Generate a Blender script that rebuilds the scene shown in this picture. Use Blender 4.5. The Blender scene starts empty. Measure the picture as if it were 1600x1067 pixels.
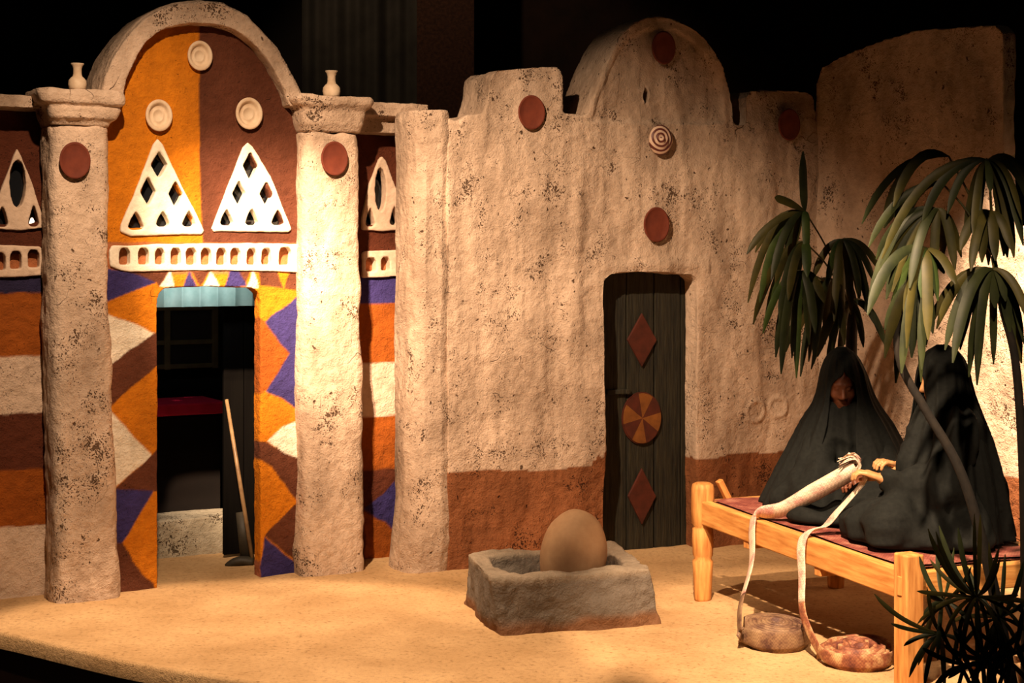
import bpy, bmesh, math, random
import numpy as np
from mathutils import Vector, Matrix
from mathutils.geometry import tessellate_polygon

random.seed(7)
RNG = np.random.RandomState(11)
scene = bpy.context.scene
COL = scene.collection

# ------------------------------------------------------------------ camera
F = 2400.0        # focal length in photo pixels (1600 wide)
H = 1.70          # eye height above the sand
HZ = 400.0        # photo row of the horizon
cam_d = bpy.data.cameras.new('camera')
cam = bpy.data.objects.new('camera', cam_d)
COL.objects.link(cam)
cam.location = (0, 0, H)
cam.rotation_euler = (math.pi / 2, 0, 0)
cam_d.sensor_width = 36.0
cam_d.lens = 36.0 * F / 1600.0
cam_d.shift_y = -(533.5 - HZ) / 1600.0
scene.camera = cam

# ------------------------------------------------------------------ world, lights, exposure
world = bpy.data.worlds.new('hall')
scene.world = world
world.use_nodes = True
bg = world.node_tree.nodes['Background']
bg.inputs[0].default_value = (1.0, 0.82, 0.6, 1)
bg.inputs[1].default_value = 0.0035
scene.view_settings.view_transform = 'Standard'
scene.view_settings.look = 'None'
scene.view_settings.gamma = 1.0
scene.view_settings.use_curve_mapping = False
scene.view_settings.exposure = 0.0


def spot(name, loc, target, watt, angle, blend, color=(1.0, 0.695, 0.45), radius=0.05):
    l = bpy.data.lights.new(name, 'SPOT')
    l.energy = watt
    l.color = color
    l.spot_size = math.radians(angle)
    l.spot_blend = blend
    l.shadow_soft_size = radius
    o = bpy.data.objects.new(name, l)
    COL.objects.link(o)
    o.location = loc
    o.rotation_euler = (Vector(target) - Vector(loc)).to_track_quat('-Z', 'Y').to_euler()
    return o


spot('spot_facade', (-1.25, 4.9, 3.8), (-1.28, 8.0, 1.62), 3600, 23, 1.0)
spot('spot_facade_wide', (-1.15, 4.9, 4.1), (-1.45, 7.9, 1.2), 760, 56, 0.9)
spot('spot_sand', (-0.9, 5.3, 4.3), (-1.10, 6.30, 0.0), 1350, 41, 0.2)
spot('spot_house', (-1.15, 5.0, 4.0), (0.22, 8.55, 1.12), 1400, 49, 1.0)
spot('spot_weavers', (0.45, 4.3, 3.9), (1.30, 6.70, 0.20), 2300, 29, 0.55)
spot('spot_weavers_fill', (1.25, 3.5, 3.1), (1.72, 6.4, 0.85), 480, 33, 1.0)  # added fill to brighten the robes and the low palm
spot('spot_side_wall', (1.60, 6.5, 4.3), (2.72, 8.0, 1.0), 4200, 26, 0.9)
spot('spot_hall_fill', (-1.4, 9.9, 5.4), (-0.55, 11.6, 2.7), 75, 70, 0.5)  # added fill for the column and drape, no lamp seen there

# ------------------------------------------------------------------ small maths
def lin(r, g, b):
    def f(c):
        c = c / 255.0
        return c / 12.92 if c <= 0.04045 else ((c + 0.055) / 1.055) ** 2.4
    return (f(r), f(g), f(b))


_T = RNG.rand(65536).astype(np.float32) * 2 - 1


def vnoise(P, seed=0):
    P = np.asarray(P, dtype=np.float64)
    I = np.floor(P).astype(np.int64)
    f = P - I
    w = f * f * (3 - 2 * f)
    out = np.zeros(len(P))
    for dx in (0, 1):
        wx = w[:, 0] if dx else 1 - w[:, 0]
        for dy in (0, 1):
            wy = w[:, 1] if dy else 1 - w[:, 1]
            for dz in (0, 1):
                wz = w[:, 2] if dz else 1 - w[:, 2]
                h = ((I[:, 0] + dx) * 73856093) ^ ((I[:, 1] + dy) * 19349663) ^ ((I[:, 2] + dz) * 83492791) ^ (seed * 2654435)
                h = (h ^ (h >> 13)) & 0xFFFF
                out += wx * wy * wz * _T[h]
    return out


def fbm(P, octv=3, seed=0):
    P = np.asarray(P, dtype=np.float64)
    a, s, o = 1.0, 0.0, 0.0
    for k in range(octv):
        o = o + a * vnoise(P * (2.03 ** k) + 17.3 * k, seed + k)
        s += a
        a *= 0.5
    return o / s


def in_poly(x, y, poly):
    ins = np.zeros(len(x), dtype=bool)
    n = len(poly)
    for i in range(n):
        x0, y0 = poly[i]
        x1, y1 = poly[(i + 1) % n]
        if y0 == y1:
            continue
        c = (y0 > y) != (y1 > y)
        ins ^= c & (x < (x1 - x0) * (y - y0) / (y1 - y0) + x0)
    return ins


def P3(px, py, D):
    """the point at depth D metres seen in photo pixel (px, py)"""
    return Vector(((px - 800) / F * D, D, H - (py - HZ) / F * D))


def ground(px, py):
    return P3(px, py, F * H / (py - HZ))


class Plane:
    """a vertical wall plane; local x runs along it, local y goes into it"""
    def __init__(self, ox, oy, deg):
        self.ox, self.oy, self.a = ox, oy, math.radians(deg)
        self.c, self.s = math.cos(self.a), math.sin(self.a)

    def uz(self, px, py, d=0.0):
        rx = (px - 800) / F
        u = (self.ox - d * self.s - (self.oy + d * self.c) * rx) / (self.s * rx - self.c)
        Y = self.oy + u * self.s + d * self.c
        return (u, H - (py - HZ) / F * Y)

    def poly(self, pts, d=0.0):
        return [self.uz(x, y, d) for x, y in pts]

    def world(self, u, d, z):
        return Vector((self.ox + u * self.c - d * self.s, self.oy + u * self.s + d * self.c, z))

    def place(self, o):
        o.location = (self.ox, self.oy, 0)
        o.rotation_euler = (0, 0, self.a)


PL = Plane(-1.808, 7.82, 30)      # painted facade
PR = Plane(-0.328, 8.28, 23)      # white house front
PS = Plane(1.83, 9.20, -55)       # side wall

# ------------------------------------------------------------------ object helpers
def setp(o, label=None, cat=None, group=None, kind=None):
    if label: o['label'] = label
    if cat: o['category'] = cat
    if group: o['group'] = group
    if kind: o['kind'] = kind
    return o


def link(name, me, mat=None, parent=None):
    o = bpy.data.objects.new(name, me)
    COL.objects.link(o)
    if mat is not None and me is not None:
        me.materials.clear()
        for m in (mat if isinstance(mat, (list, tuple)) else [mat]):
            me.materials.append(m)
    if parent is not None:
        o.parent = parent
    return o


def empty(name, loc=(0, 0, 0), rz=0.0):
    o = bpy.data.objects.new(name, None)
    COL.objects.link(o)
    o.empty_display_size = 0.1
    o.location = loc
    o.rotation_euler = (0, 0, rz)
    return o


def mesh(verts, faces, smooth=True, fix=True):
    me = bpy.data.meshes.new('mesh')
    me.from_pydata([tuple(v) for v in verts], [], [tuple(f) for f in faces])
    if fix:
        bm = bmesh.new()
        bm.from_mesh(me)
        bmesh.ops.recalc_face_normals(bm, faces=bm.faces)
        bm.to_mesh(me)
        bm.free()
    me.polygons.foreach_set('use_smooth', [smooth] * len(me.polygons))
    me.update()
    return me


def slab(loops, d0, d1, axis='wall'):
    """outline with holes, extruded from depth d0 to d1 -> (verts, faces)"""
    flat = [p for l in loops for p in l]
    tri = tessellate_polygon([[Vector((p[0], p[1], 0)) for p in l] for l in loops])
    n = len(flat)
    if axis == 'wall':
        V = [(p[0], d0, p[1]) for p in flat] + [(p[0], d1, p[1]) for p in flat]
    else:
        V = [(p[0], p[1], d0) for p in flat] + [(p[0], p[1], d1) for p in flat]
    Fc = [tuple(t) for t in tri] + [tuple(i + n for i in reversed(t)) for t in tri]
    k = 0
    for l in loops:
        m = len(l)
        for i in range(m):
            j = (i + 1) % m
            Fc.append((k + i, k + j, k + j + n, k + i + n))
        k += m
    return V, Fc


def merge(*parts):
    V, Fc = [], []
    for v, f in parts:
        k = len(V)
        V += list(v)
        Fc += [tuple(i + k for i in t) for t in f]
    return V, Fc


def boxgeo(x0, x1, y0, y1, z0, z1):
    V = [(x, y, z) for x in (x0, x1) for y in (y0, y1) for z in (z0, z1)]
    Fc = [(0, 1, 3, 2), (4, 6, 7, 5), (0, 4, 5, 1), (2, 3, 7, 6), (0, 2, 6, 4), (1, 5, 7, 3)]
    return V, Fc


def remesh(geo, voxel, smooth=2):
    me = mesh(*geo)
    o = bpy.data.objects.new('tmp', me)
    COL.objects.link(o)
    r = o.modifiers.new('r', 'REMESH')
    r.mode = 'VOXEL'
    r.voxel_size = voxel
    r.use_smooth_shade = True
    if smooth:
        s = o.modifiers.new('s', 'SMOOTH')
        s.factor = 0.5
        s.iterations = smooth
    dg = bpy.context.evaluated_depsgraph_get()
    res = bpy.data.meshes.new_from_object(o.evaluated_get(dg))
    bpy.data.objects.remove(o)
    bpy.data.meshes.remove(me)
    return res


def coords(me):
    a = np.empty(len(me.vertices) * 3, dtype=np.float32)
    me.vertices.foreach_get('co', a)
    return a.reshape(-1, 3).astype(np.float64)


def normals(me):
    a = np.empty(len(me.vertices) * 3, dtype=np.float32)
    me.vertex_normals.foreach_get('vector', a)
    return a.reshape(-1, 3).astype(np.float64)


def setco(me, co):
    me.vertices.foreach_set('co', co.astype(np.float32).ravel())
    me.update()


def paint(me, colors):
    at = me.color_attributes.new('paint', 'FLOAT_COLOR', 'POINT')
    c = np.ones((len(me.vertices), 4), dtype=np.float32)
    c[:, :3] = colors
    at.data.foreach_set('color', c.ravel())


def rough(me, amps, seed=0, stretch=(1, 1, 1)):
    """push vertices along normals: amps = [(amplitude, frequency)...]"""
    co, no = coords(me), normals(me)
    q = co * np.array(stretch)
    d = np.zeros(len(co))
    for k, (a, f) in enumerate(amps):
        d += a * fbm(q * f, 2, seed + 5 * k)
    co += no * d[:, None]
    setco(me, co)


def clay(name, geo, voxel, amps, color, mat, parent=None, seed=0, smooth=2, stretch=(1, 1, 1), post=None):
    me = remesh(geo, voxel, smooth)
    co0 = coords(me)
    rough(me, amps, seed, stretch)
    if post: post(me)
    paint(me, color(co0) if callable(color) else np.tile(np.array(color), (len(co0), 1)))
    me.polygons.foreach_set('use_smooth', [True] * len(me.polygons))
    return link(name, me, mat, parent)


def lathe(profile, n=32):
    """profile [(r, z)] about z"""
    V, Fc = [], []
    for r, z in profile:
        for i in range(n):
            a = 2 * math.pi * i / n
            V.append((r * math.cos(a), r * math.sin(a), z))
    m = len(profile)
    for k in range(m - 1):
        for i in range(n):
            j = (i + 1) % n
            Fc.append((k * n + i, k * n + j, (k + 1) * n + j, (k + 1) * n + i))
    Fc.append(tuple(range(n - 1, -1, -1)))
    Fc.append(tuple((m - 1) * n + i for i in range(n)))
    return V, Fc


def catmull(pts, per=8):
    pts = [Vector(p) for p in pts]
    P = [pts[0] * 2 - pts[1]] + pts + [pts[-1] * 2 - pts[-2]]
    out = []
    for i in range(1, len(P) - 2):
        a, b, c, d = P[i - 1], P[i], P[i + 1], P[i + 2]
        for k in range(per):
            t = k / per
            out.append(0.5 * ((2 * b) + (c - a) * t + (2 * a - 5 * b + 4 * c - d) * t * t + (3 * b - a - 3 * c + d) * t ** 3))
    out.append(pts[-1])
    return out


def tube(pts, rad, n=8, side=None, flat=1.0):
    """tube along pts; rad scalar or list; with side vector -> elliptical section (rad along side, rad*flat across)"""
    pts = [Vector(p) for p in pts]
    N = len(pts)
    if not isinstance(rad, (list, tuple)): rad = [rad] * N
    if not isinstance(flat, (list, tuple)): flat = [flat] * N
    V, Fc = [], []
    ref = Vector(side) if side is not None and not isinstance(side, list) else Vector((0.31, 0.77, 0.56))
    sides = side if isinstance(side, list) else None
    for i in range(N):
        if sides: ref = Vector(sides[i])
        t = (pts[min(i + 1, N - 1)] - pts[max(i - 1, 0)]).normalized()
        sv = ref - t * ref.dot(t)
        if sv.length < 1e-4: sv = t.orthogonal()
        sv.normalize()
        if side is None: ref = sv
        up = t.cross(sv)
        for k in range(n):
            a = 2 * math.pi * k / n
            V.append(pts[i] + sv * (rad[i] * math.cos(a)) + up * (rad[i] * flat[i] * math.sin(a)))
    for i in range(N - 1):
        for k in range(n):
            j = (k + 1) % n
            Fc.append((i * n + k, i * n + j, (i + 1) * n + j, (i + 1) * n + k))
    Fc.append(tuple(range(n - 1, -1, -1)))
    Fc.append(tuple((N - 1) * n + k for k in range(n)))
    return V, Fc


def bevel_box(name, size, loc, rot, mat, parent, bev=0.006, seg=2):
    bm = bmesh.new()
    bmesh.ops.create_cube(bm, size=1.0)
    bmesh.ops.scale(bm, vec=size, verts=bm.verts)
    if bev:
        bmesh.ops.bevel(bm, geom=bm.edges[:], offset=bev, segments=seg, affect='EDGES', profile=0.5)
    me = bpy.data.meshes.new(name)
    bm.to_mesh(me)
    bm.free()
    o = link(name, me, mat, parent)
    o.location = loc
    o.rotation_euler = rot
    return o


# ------------------------------------------------------------------ signed-distance modelling
class Field:
    def __init__(self, lo, hi, h):
        self.lo, self.h = np.array(lo, float), h
        n = np.ceil((np.array(hi) - self.lo) / h).astype(int) + 1
        self.n = n
        self.F = np.full(tuple(n), 0.5, dtype=np.float32)

    def _block(self, lo, hi, m):
        a = np.clip(np.floor((np.array(lo) - m - self.lo) / self.h).astype(int), 0, self.n)
        b = np.clip(np.ceil((np.array(hi) + m - self.lo) / self.h).astype(int) + 1, 0, self.n)
        if (b <= a).any(): return None, None
        g = np.meshgrid(*[self.lo[i] + self.h * np.arange(a[i], b[i]) for i in range(3)], indexing='ij')
        return (slice(a[0], b[0]), slice(a[1], b[1]), slice(a[2], b[2])), g

    def _mix(self, sl, d, k, op):
        f = self.F[sl]
        if op == 'add':
            if k > 0:
                hh = np.clip(0.5 + 0.5 * (d - f) / k, 0, 1)
                r = d * (1 - hh) + f * hh - k * hh * (1 - hh)
            else:
                r = np.minimum(f, d)
        else:
            d = -d
            if k > 0:
                hh = np.clip(0.5 - 0.5 * (d - f) / k, 0, 1)
                r = d * (1 - hh) + f * hh + k * hh * (1 - hh)
            else:
                r = np.maximum(f, d)
        self.F[sl] = r

    def cap(self, a, b, ra, rb=None, k=0.02, op='add'):
        rb = ra if rb is None else rb
        a, b = np.array(a, float), np.array(b, float)
        R = max(ra, rb)
        sl, g = self._block(np.minimum(a, b) - R, np.maximum(a, b) + R, k + 0.04)
        if sl is None: return
        ab = b - a
        L = max(float(ab @ ab), 1e-9)
        hh = np.clip(((g[0] - a[0]) * ab[0] + (g[1] - a[1]) * ab[1] + (g[2] - a[2]) * ab[2]) / L, 0, 1)
        d = np.sqrt((g[0] - a[0] - hh * ab[0]) ** 2 + (g[1] - a[1] - hh * ab[1]) ** 2 + (g[2] - a[2] - hh * ab[2]) ** 2) - (ra + (rb - ra) * hh)
        self._mix(sl, d.astype(np.float32), k, op)

    def ell(self, c, r, k=0.02, op='add', axes=None):
        c, r = np.array(c, float), np.array(r, float)
        R = r.max() if axes is not None else r
        sl, g = self._block(c - R, c + R, k + 0.04)
        if sl is None: return
        q = [g[i] - c[i] for i in range(3)]
        if axes is not None:
            q = [q[0] * ax[0] + q[1] * ax[1] + q[2] * ax[2] for ax in axes]
        k0 = np.sqrt(sum((q[i] / r[i]) ** 2 for i in range(3)))
        k1 = np.sqrt(sum((q[i] / r[i] ** 2) ** 2 for i in range(3))) + 1e-6
        self._mix(sl, (k0 * (k0 - 1) / k1).astype(np.float32), k, op)

    def floor_cut(self, z):
        zz = self.lo[2] + self.h * np.arange(self.n[2])
        self.F = np.maximum(self.F, (z - zz)[None, None, :].astype(np.float32))

    def build(self):
        Fd = self.F
        Fd[0], Fd[-1], Fd[:, 0], Fd[:, -1], Fd[:, :, 0], Fd[:, :, -1] = 1, 1, 1, 1, 1, 1
        ins = Fd < 0
        c = np.zeros(tuple(np.array(Fd.shape) - 1), dtype=np.int8)
        X, Y, Z = c.shape
        for dx in (0, 1):
            for dy in (0, 1):
                for dz in (0, 1):
                    c += ins[dx:X + dx, dy:Y + dy, dz:Z + dz]
        act = np.argwhere((c > 0) & (c < 8))
        idx = np.full(c.shape, -1, dtype=np.int64)
        idx[act[:, 0], act[:, 1], act[:, 2]] = np.arange(len(act))
        pos = np.zeros((len(act), 3))
        cnt = np.zeros(len(act))
        cor = [np.array((x, y, z)) for x in (0, 1) for y in (0, 1) for z in (0, 1)]
        for a in cor:
            for ax in range(3):
                if a[ax]: continue
                b = a.copy(); b[ax] = 1
                pa, pb = act + a, act + b
                fa = Fd[pa[:, 0], pa[:, 1], pa[:, 2]].astype(float)
                fb = Fd[pb[:, 0], pb[:, 1], pb[:, 2]].astype(float)
                m = (fa < 0) != (fb < 0)
                t = np.where(m, fa / np.where(fa == fb, 1, fa - fb), 0)
                p = a[None, :] + t[:, None] * (b - a)[None, :]
                pos[m] += p[m]
                cnt[m] += 1
        pos = (act + pos / cnt[:, None]) * self.h + self.lo
        faces = []
        for ax in range(3):
            s0 = [slice(None)] * 3; s1 = [slice(None)] * 3
            s0[ax] = slice(0, -1); s1[ax] = slice(1, None)
            A, B = ins[tuple(s0)], ins[tuple(s1)]
            e = np.argwhere(A != B)
            o1, o2 = (ax + 1) % 3, (ax + 2) % 3
            q = []
            for d1, d2 in ((0, 0), (1, 0), (1, 1), (0, 1)):
                p = e.copy(); p[:, o1] -= d1; p[:, o2] -= d2
                q.append(idx[p[:, 0], p[:, 1], p[:, 2]])
            q = np.stack(q, 1)
            flip = ~A[e[:, 0], e[:, 1], e[:, 2]]
            q[flip] = q[flip][:, ::-1]
            faces.append(q)
        faces = np.concatenate(faces)
        faces = faces[(faces >= 0).all(1)]
        me = bpy.data.meshes.new('field')
        me.from_pydata(pos.tolist(), [], faces.tolist())
        me.polygons.foreach_set('use_smooth', [True] * len(me.polygons))
        me.update()
        return me


# ------------------------------------------------------------------ materials
def mk(name):
    m = bpy.data.materials.new(name)
    m.use_nodes = True
    nt = m.node_tree
    return m, nt, nt.nodes, nt.links, nt.nodes['Principled BSDF']


def noise_node(N, L, co, scale, detail=4.0, rough_=0.55):
    n = N.new('ShaderNodeTexNoise')
    n.inputs['Scale'].default_value = scale
    n.inputs['Detail'].default_value = detail
    n.inputs['Roughness'].default_value = rough_
    L.new(co, n.inputs['Vector'])
    return n.outputs['Fac']


def ramp(N, L, src, stops):
    r = N.new('ShaderNodeValToRGB')
    L.new(src, r.inputs['Fac'])
    e = r.color_ramp.elements
    e[0].position, e[0].color = stops[0][0], (*stops[0][1], 1)
    e[1].position, e[1].color = stops[-1][0], (*stops[-1][1], 1)
    for p, c in stops[1:-1]:
        x = e.new(p); x.color = (*c, 1)
    return r.outputs['Color']


def mixc(N, L, mode, fac, a, b):
    m = N.new('ShaderNodeMix')
    m.data_type = 'RGBA'
    m.blend_type = mode
    for src, sock in ((fac, m.inputs[0]), (a, m.inputs[6]), (b, m.inputs[7])):
        if isinstance(src, (int, float)): sock.default_value = src
        elif isinstance(src, tuple): sock.default_value = (*src, 1)
        else: L.new(src, sock)
    return m.outputs[2]


def math_(N, L, op, a, b=None):
    m = N.new('ShaderNodeMath')
    m.operation = op
    for src, sock in ((a, m.inputs[0]), (b, m.inputs[1])):
        if src is None: continue
        if isinstance(src, (int, float)): sock.default_value = src
        else: L.new(src, sock)
    return m.outputs[0]


def mapping(N, L, co, scale):
    mp = N.new('ShaderNodeMapping')
    mp.inputs['Scale'].default_value = scale
    L.new(co, mp.inputs['Vector'])
    return mp.outputs[0]


def bump(N, L, h, strength, dist, B):
    b = N.new('ShaderNodeBump')
    b.inputs['Strength'].default_value = strength
    b.inputs['Distance'].default_value = dist
    L.new(h, b.inputs['Height'])
    L.new(b.outputs[0], B.inputs['Normal'])


def noise_col(N, L, co, scale):
    n = N.new('ShaderNodeTexNoise')
    n.inputs['Scale'].default_value = scale
    L.new(co, n.inputs['Vector'])
    return n.outputs['Color']


def plaster_mat(name, stain=0.5, pit=1.0, pit_scale=42.0, bump_s=0.6, rough_=0.9, crack=0.45):
    """reads the wall's paint colour; adds blotches, pits, grain"""
    m, nt, N, L, B = mk(name)
    co = N.new('ShaderNodeTexCoord').outputs['Object']
    at = N.new('ShaderNodeAttribute')
    at.attribute_name = 'paint'
    n1 = noise_node(N, L, mapping(N, L, co, (1, 1, 0.55)), 3.2, 6, 0.6)
    n2 = noise_node(N, L, co, 22, 5, 0.62)
    n3 = noise_node(N, L, co, 120, 3, 0.6)
    c1 = ramp(N, L, n1, [(0.30, (1 - stain, 1 - stain * 1.05, 1 - stain * 1.1)), (0.62, (1.0, 1.0, 1.0))])
    c = mixc(N, L, 'MULTIPLY', 1.0, at.outputs['Color'], c1)
    c2 = ramp(N, L, n2, [(0.33, (0.80, 0.78, 0.75)), (0.60, (1.0, 1.0, 1.0))])
    c = mixc(N, L, 'MULTIPLY', 0.8, c, c2)
    n4 = noise_node(N, L, co, 4.2, 5, 0.75)
    masks = []
    warp = N.new('ShaderNodeTexNoise')
    warp.inputs['Scale'].default_value = 30
    L.new(co, warp.inputs['Vector'])
    wv = mixc(N, L, 'LINEAR_LIGHT', 0.022, co, warp.outputs['Color'])
    for sc, k in ((pit_scale, 1.5), (pit_scale * 1.9, 2.0)):
        v = N.new('ShaderNodeTexVoronoi')
        v.inputs['Scale'].default_value = sc
        L.new(mapping(N, L, wv, (1, 1, 0.7)), v.inputs['Vector'])
        lim = math_(N, L, 'MULTIPLY', math_(N, L, 'SUBTRACT', n4, 0.455), k * pit)
        x = math_(N, L, 'MULTIPLY', math_(N, L, 'SUBTRACT', lim, v.outputs['Distance']), 9.0)
        x.node.use_clamp = True
        masks.append(x)
    v = N.new('ShaderNodeTexVoronoi')          # single scattered pits
    v.inputs['Scale'].default_value = pit_scale * 0.42
    L.new(mapping(N, L, wv, (1, 1, 0.7)), v.inputs['Vector'])
    sep = N.new('ShaderNodeSeparateColor')
    L.new(v.outputs['Color'], sep.inputs[0])
    rad = math_(N, L, 'MULTIPLY', math_(N, L, 'SUBTRACT', sep.outputs[0], 0.52), 0.34 * pit)
    x = math_(N, L, 'MULTIPLY', math_(N, L, 'SUBTRACT', rad, v.outputs['Distance']), 12.0)
    x.node.use_clamp = True
    masks[1] = math_(N, L, 'MAXIMUM', masks[1], x)
    # hairline cracks, here and there
    w2 = mixc(N, L, 'LINEAR_LIGHT', 0.12, co, noise_col(N, L, co, 6.0))
    ve = N.new('ShaderNodeTexVoronoi')
    ve.feature = 'DISTANCE_TO_EDGE'
    ve.inputs['Scale'].default_value = 3.6
    L.new(w2, ve.inputs['Vector'])
    gate = math_(N, L, 'MULTIPLY', math_(N, L, 'SUBTRACT', noise_node(N, L, co, 2.3, 3, 0.6), 0.55), 0.16 * crack)
    cr = math_(N, L, 'MULTIPLY', math_(N, L, 'SUBTRACT', gate, ve.outputs['Distance']), 160.0)
    cr.node.use_clamp = True
    pm = math_(N, L, 'MAXIMUM', math_(N, L, 'MAXIMUM', masks[0], masks[1]), cr)
    c = mixc(N, L, 'MULTIPLY', math_(N, L, 'MULTIPLY', pm, 0.95), c, (0.16, 0.12, 0.09))  # shade inside the pits put into the colour, with dark crack lines
    L.new(c, B.inputs['Base Color'])
    B.inputs['Roughness'].default_value = rough_
    B.inputs['Specular IOR Level'].default_value = 0.2
    h = math_(N, L, 'ADD', math_(N, L, 'MULTIPLY', n2, 1.2), math_(N, L, 'MULTIPLY', n3, 0.35))
    h = math_(N, L, 'SUBTRACT', h, math_(N, L, 'MULTIPLY', pm, 0.6))
    bump(N, L, h, bump_s, 0.016, B)
    return m


def simple_mat(name, col, col2=None, scale=8.0, rough_=0.7, bump_s=0.2, stretch=(1, 1, 1), spec=0.3, metal=0.0, bdist=0.006):
    m, nt, N, L, B = mk(name)
    co = N.new('ShaderNodeTexCoord').outputs['Object']
    n = noise_node(N, L, mapping(N, L, co, stretch), scale, 6, 0.6)
    L.new(ramp(N, L, n, [(0.32, col2 or col), (0.66, col)]), B.inputs['Base Color'])
    B.inputs['Roughness'].default_value = rough_
    B.inputs['Specular IOR Level'].default_value = spec
    B.inputs['Metallic'].default_value = metal
    if bump_s: bump(N, L, n, bump_s, bdist, B)
    return m


M_PLASTER = plaster_mat('white_plaster', 0.52, 1.3, 58, 0.8)
M_PAINT = plaster_mat('painted_plaster', 0.32, 0.7, 60, 0.8, crack=0.25)
M_LATTICE = plaster_mat('lattice_plaster', 0.12, 0.35, 60, 0.4, crack=0.0)
M_TERRA = simple_mat('terracotta', lin(116, 54, 35), lin(94, 41, 27), 14, 0.8, 0.15)
M_CREAM = simple_mat('cream_glaze', lin(226, 205, 178), lin(200, 172, 140), 16, 0.6, 0.12)
M_GLASS = simple_mat('dark_glass', (0.01, 0.011, 0.013), None, 4, 0.08, 0, spec=0.6)
M_DARKWOOD = simple_mat('door_wood', lin(50, 46, 32), lin(17, 17, 13), 9, 0.7, 0.9, (6, 6, 0.5), bdist=0.012)
M_DIAMOND = simple_mat('red_leather', lin(84, 37, 24), lin(62, 28, 19), 18, 0.6, 0.3)
M_OCHRE = simple_mat('ochre_leather', lin(132, 82, 34), lin(104, 60, 25), 18, 0.6, 0.3)
M_CLAY = simple_mat('grey_clay', lin(150, 136, 118), lin(104, 92, 80), 7, 0.9, 0.5, bdist=0.012)
M_STONE = simple_mat('tan_stone', lin(190, 154, 116), lin(154, 116, 84), 5, 0.75, 0.15)
M_WOOD = simple_mat('bed_wood', lin(224, 164, 92), lin(176, 112, 52), 5, 0.6, 0.25, (1.0, 9, 9))
M_WOODV = simple_mat('bed_post_wood', lin(224, 160, 90), lin(170, 106, 50), 5, 0.6, 0.25, (9, 9, 1.0))
M_ROBE = simple_mat('black_cotton', lin(27, 29, 27), lin(19, 21, 20), 60, 0.85, 0.15, spec=0.15)
M_SKIN = simple_mat('brown_skin', lin(124, 72, 46), lin(104, 58, 38), 20, 0.5, 0.05, spec=0.4)
M_PALESKIN = simple_mat('tan_skin', lin(196, 146, 96), lin(176, 124, 78), 20, 0.5, 0.05, spec=0.4)
M_STEM = simple_mat('palm_stem', lin(28, 22, 15), lin(14, 11, 8), 30, 0.9, 0.8, (1, 1, 0.5))
M_BLACK = simple_mat('dark_hall', lin(40, 34, 28), lin(28, 24, 20), 3, 0.95, 0.1)
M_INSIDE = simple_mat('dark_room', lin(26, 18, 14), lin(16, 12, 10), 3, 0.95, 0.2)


def leaf_mat(name, c1, c2):
    m, nt, N, L, B = mk(name)
    co = N.new('ShaderNodeTexCoord').outputs['Object']
    n = noise_node(N, L, co, 7, 4, 0.6)
    L.new(ramp(N, L, n, [(0.3, c2), (0.7, c1)]), B.inputs['Base Color'])
    B.inputs['Roughness'].default_value = 0.5
    B.inputs['Specular IOR Level'].default_value = 0.22
    return m


M_LEAF = leaf_mat('palm_leaf', lin(76, 70, 31), lin(42, 43, 20))
M_LEAFD = leaf_mat('palm_leaf_dark', lin(52, 58, 30), lin(26, 32, 18))
M_LEAFG = leaf_mat('palm_leaf_green', lin(66, 82, 36), lin(34, 50, 22))


def sand_mat():
    m, nt, N, L, B = mk('sand')
    co = N.new('ShaderNodeTexCoord').outputs['Object']
    n1 = noise_node(N, L, co, 2.2, 6, 0.6)
    n2 = noise_node(N, L, co, 45, 4, 0.7)
    n3 = noise_node(N, L, co, 260, 2, 0.5)
    c = ramp(N, L, n1, [(0.3, lin(178, 142, 98)), (0.7, lin(210, 174, 128))])
    c = mixc(N, L, 'MULTIPLY', 0.8, c, ramp(N, L, n2, [(0.30, (0.42, 0.36, 0.28)), (0.44, (0.9, 0.9, 0.9)), (0.6, (1, 1, 1))]))
    L.new(c, B.inputs['Base Color'])
    B.inputs['Roughness'].default_value = 0.95
    B.inputs['Specular IOR Level'].default_value = 0.1
    bump(N, L, math_(N, L, 'ADD', n2, math_(N, L, 'MULTIPLY', n3, 0.5)), 0.55, 0.012, B)
    return m


M_SAND = sand_mat()


def weave_mat(name, c1, c2, c3):
    m, nt, N, L, B = mk(name)
    co = N.new('ShaderNodeTexCoord').outputs['Object']
    ck = N.new('ShaderNodeTexChecker')
    ck.inputs['Scale'].default_value = 130
    L.new(co, ck.inputs['Vector'])
    n = noise_node(N, L, co, 14, 4, 0.6)
    base = ramp(N, L, n, [(0.36, c2), (0.50, c1), (0.66, c3)])
    c = mixc(N, L, 'MULTIPLY', math_(N, L, 'MULTIPLY', ck.outputs['Fac'], 0.45), base, (0.45, 0.35, 0.3))
    L.new(c, B.inputs['Base Color'])
    B.inputs['Roughness'].default_value = 0.7
    bump(N, L, ck.outputs['Fac'], 0.5, 0.003, B)
    return m


M_WEAVE = weave_mat('plaited_palm', lin(228, 206, 184), lin(206, 150, 140), lin(232, 216, 190))
M_WEAVE_DK = weave_mat('plaited_palm_brown', lin(136, 106, 80), lin(88, 58, 48), lin(156, 128, 96))
M_CLOTH = weave_mat('red_mat', lin(140, 74, 62), lin(110, 50, 46), lin(166, 110, 92))

# ------------------------------------------------------------------ ground and hall
ex = np.array([-6, -4, -3.2, -2.32, -1.6, -1.02, 0, 1, 2.2, 4, 6])
ey = np.array([9.2, 8.0, 7.47, 6.95, 6.42, 6.12, 5.72, 5.42, 5.2, 5.1, 5.1])


def edge_y(x):
    xs = np.linspace(-6, 6, 481)
    ys = np.interp(xs, ex, ey)
    k = np.ones(13) / 13
    ys = np.convolve(np.pad(ys, 6, mode='edge'), k, mode='valid')
    return np.interp(x, xs, ys)


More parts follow.
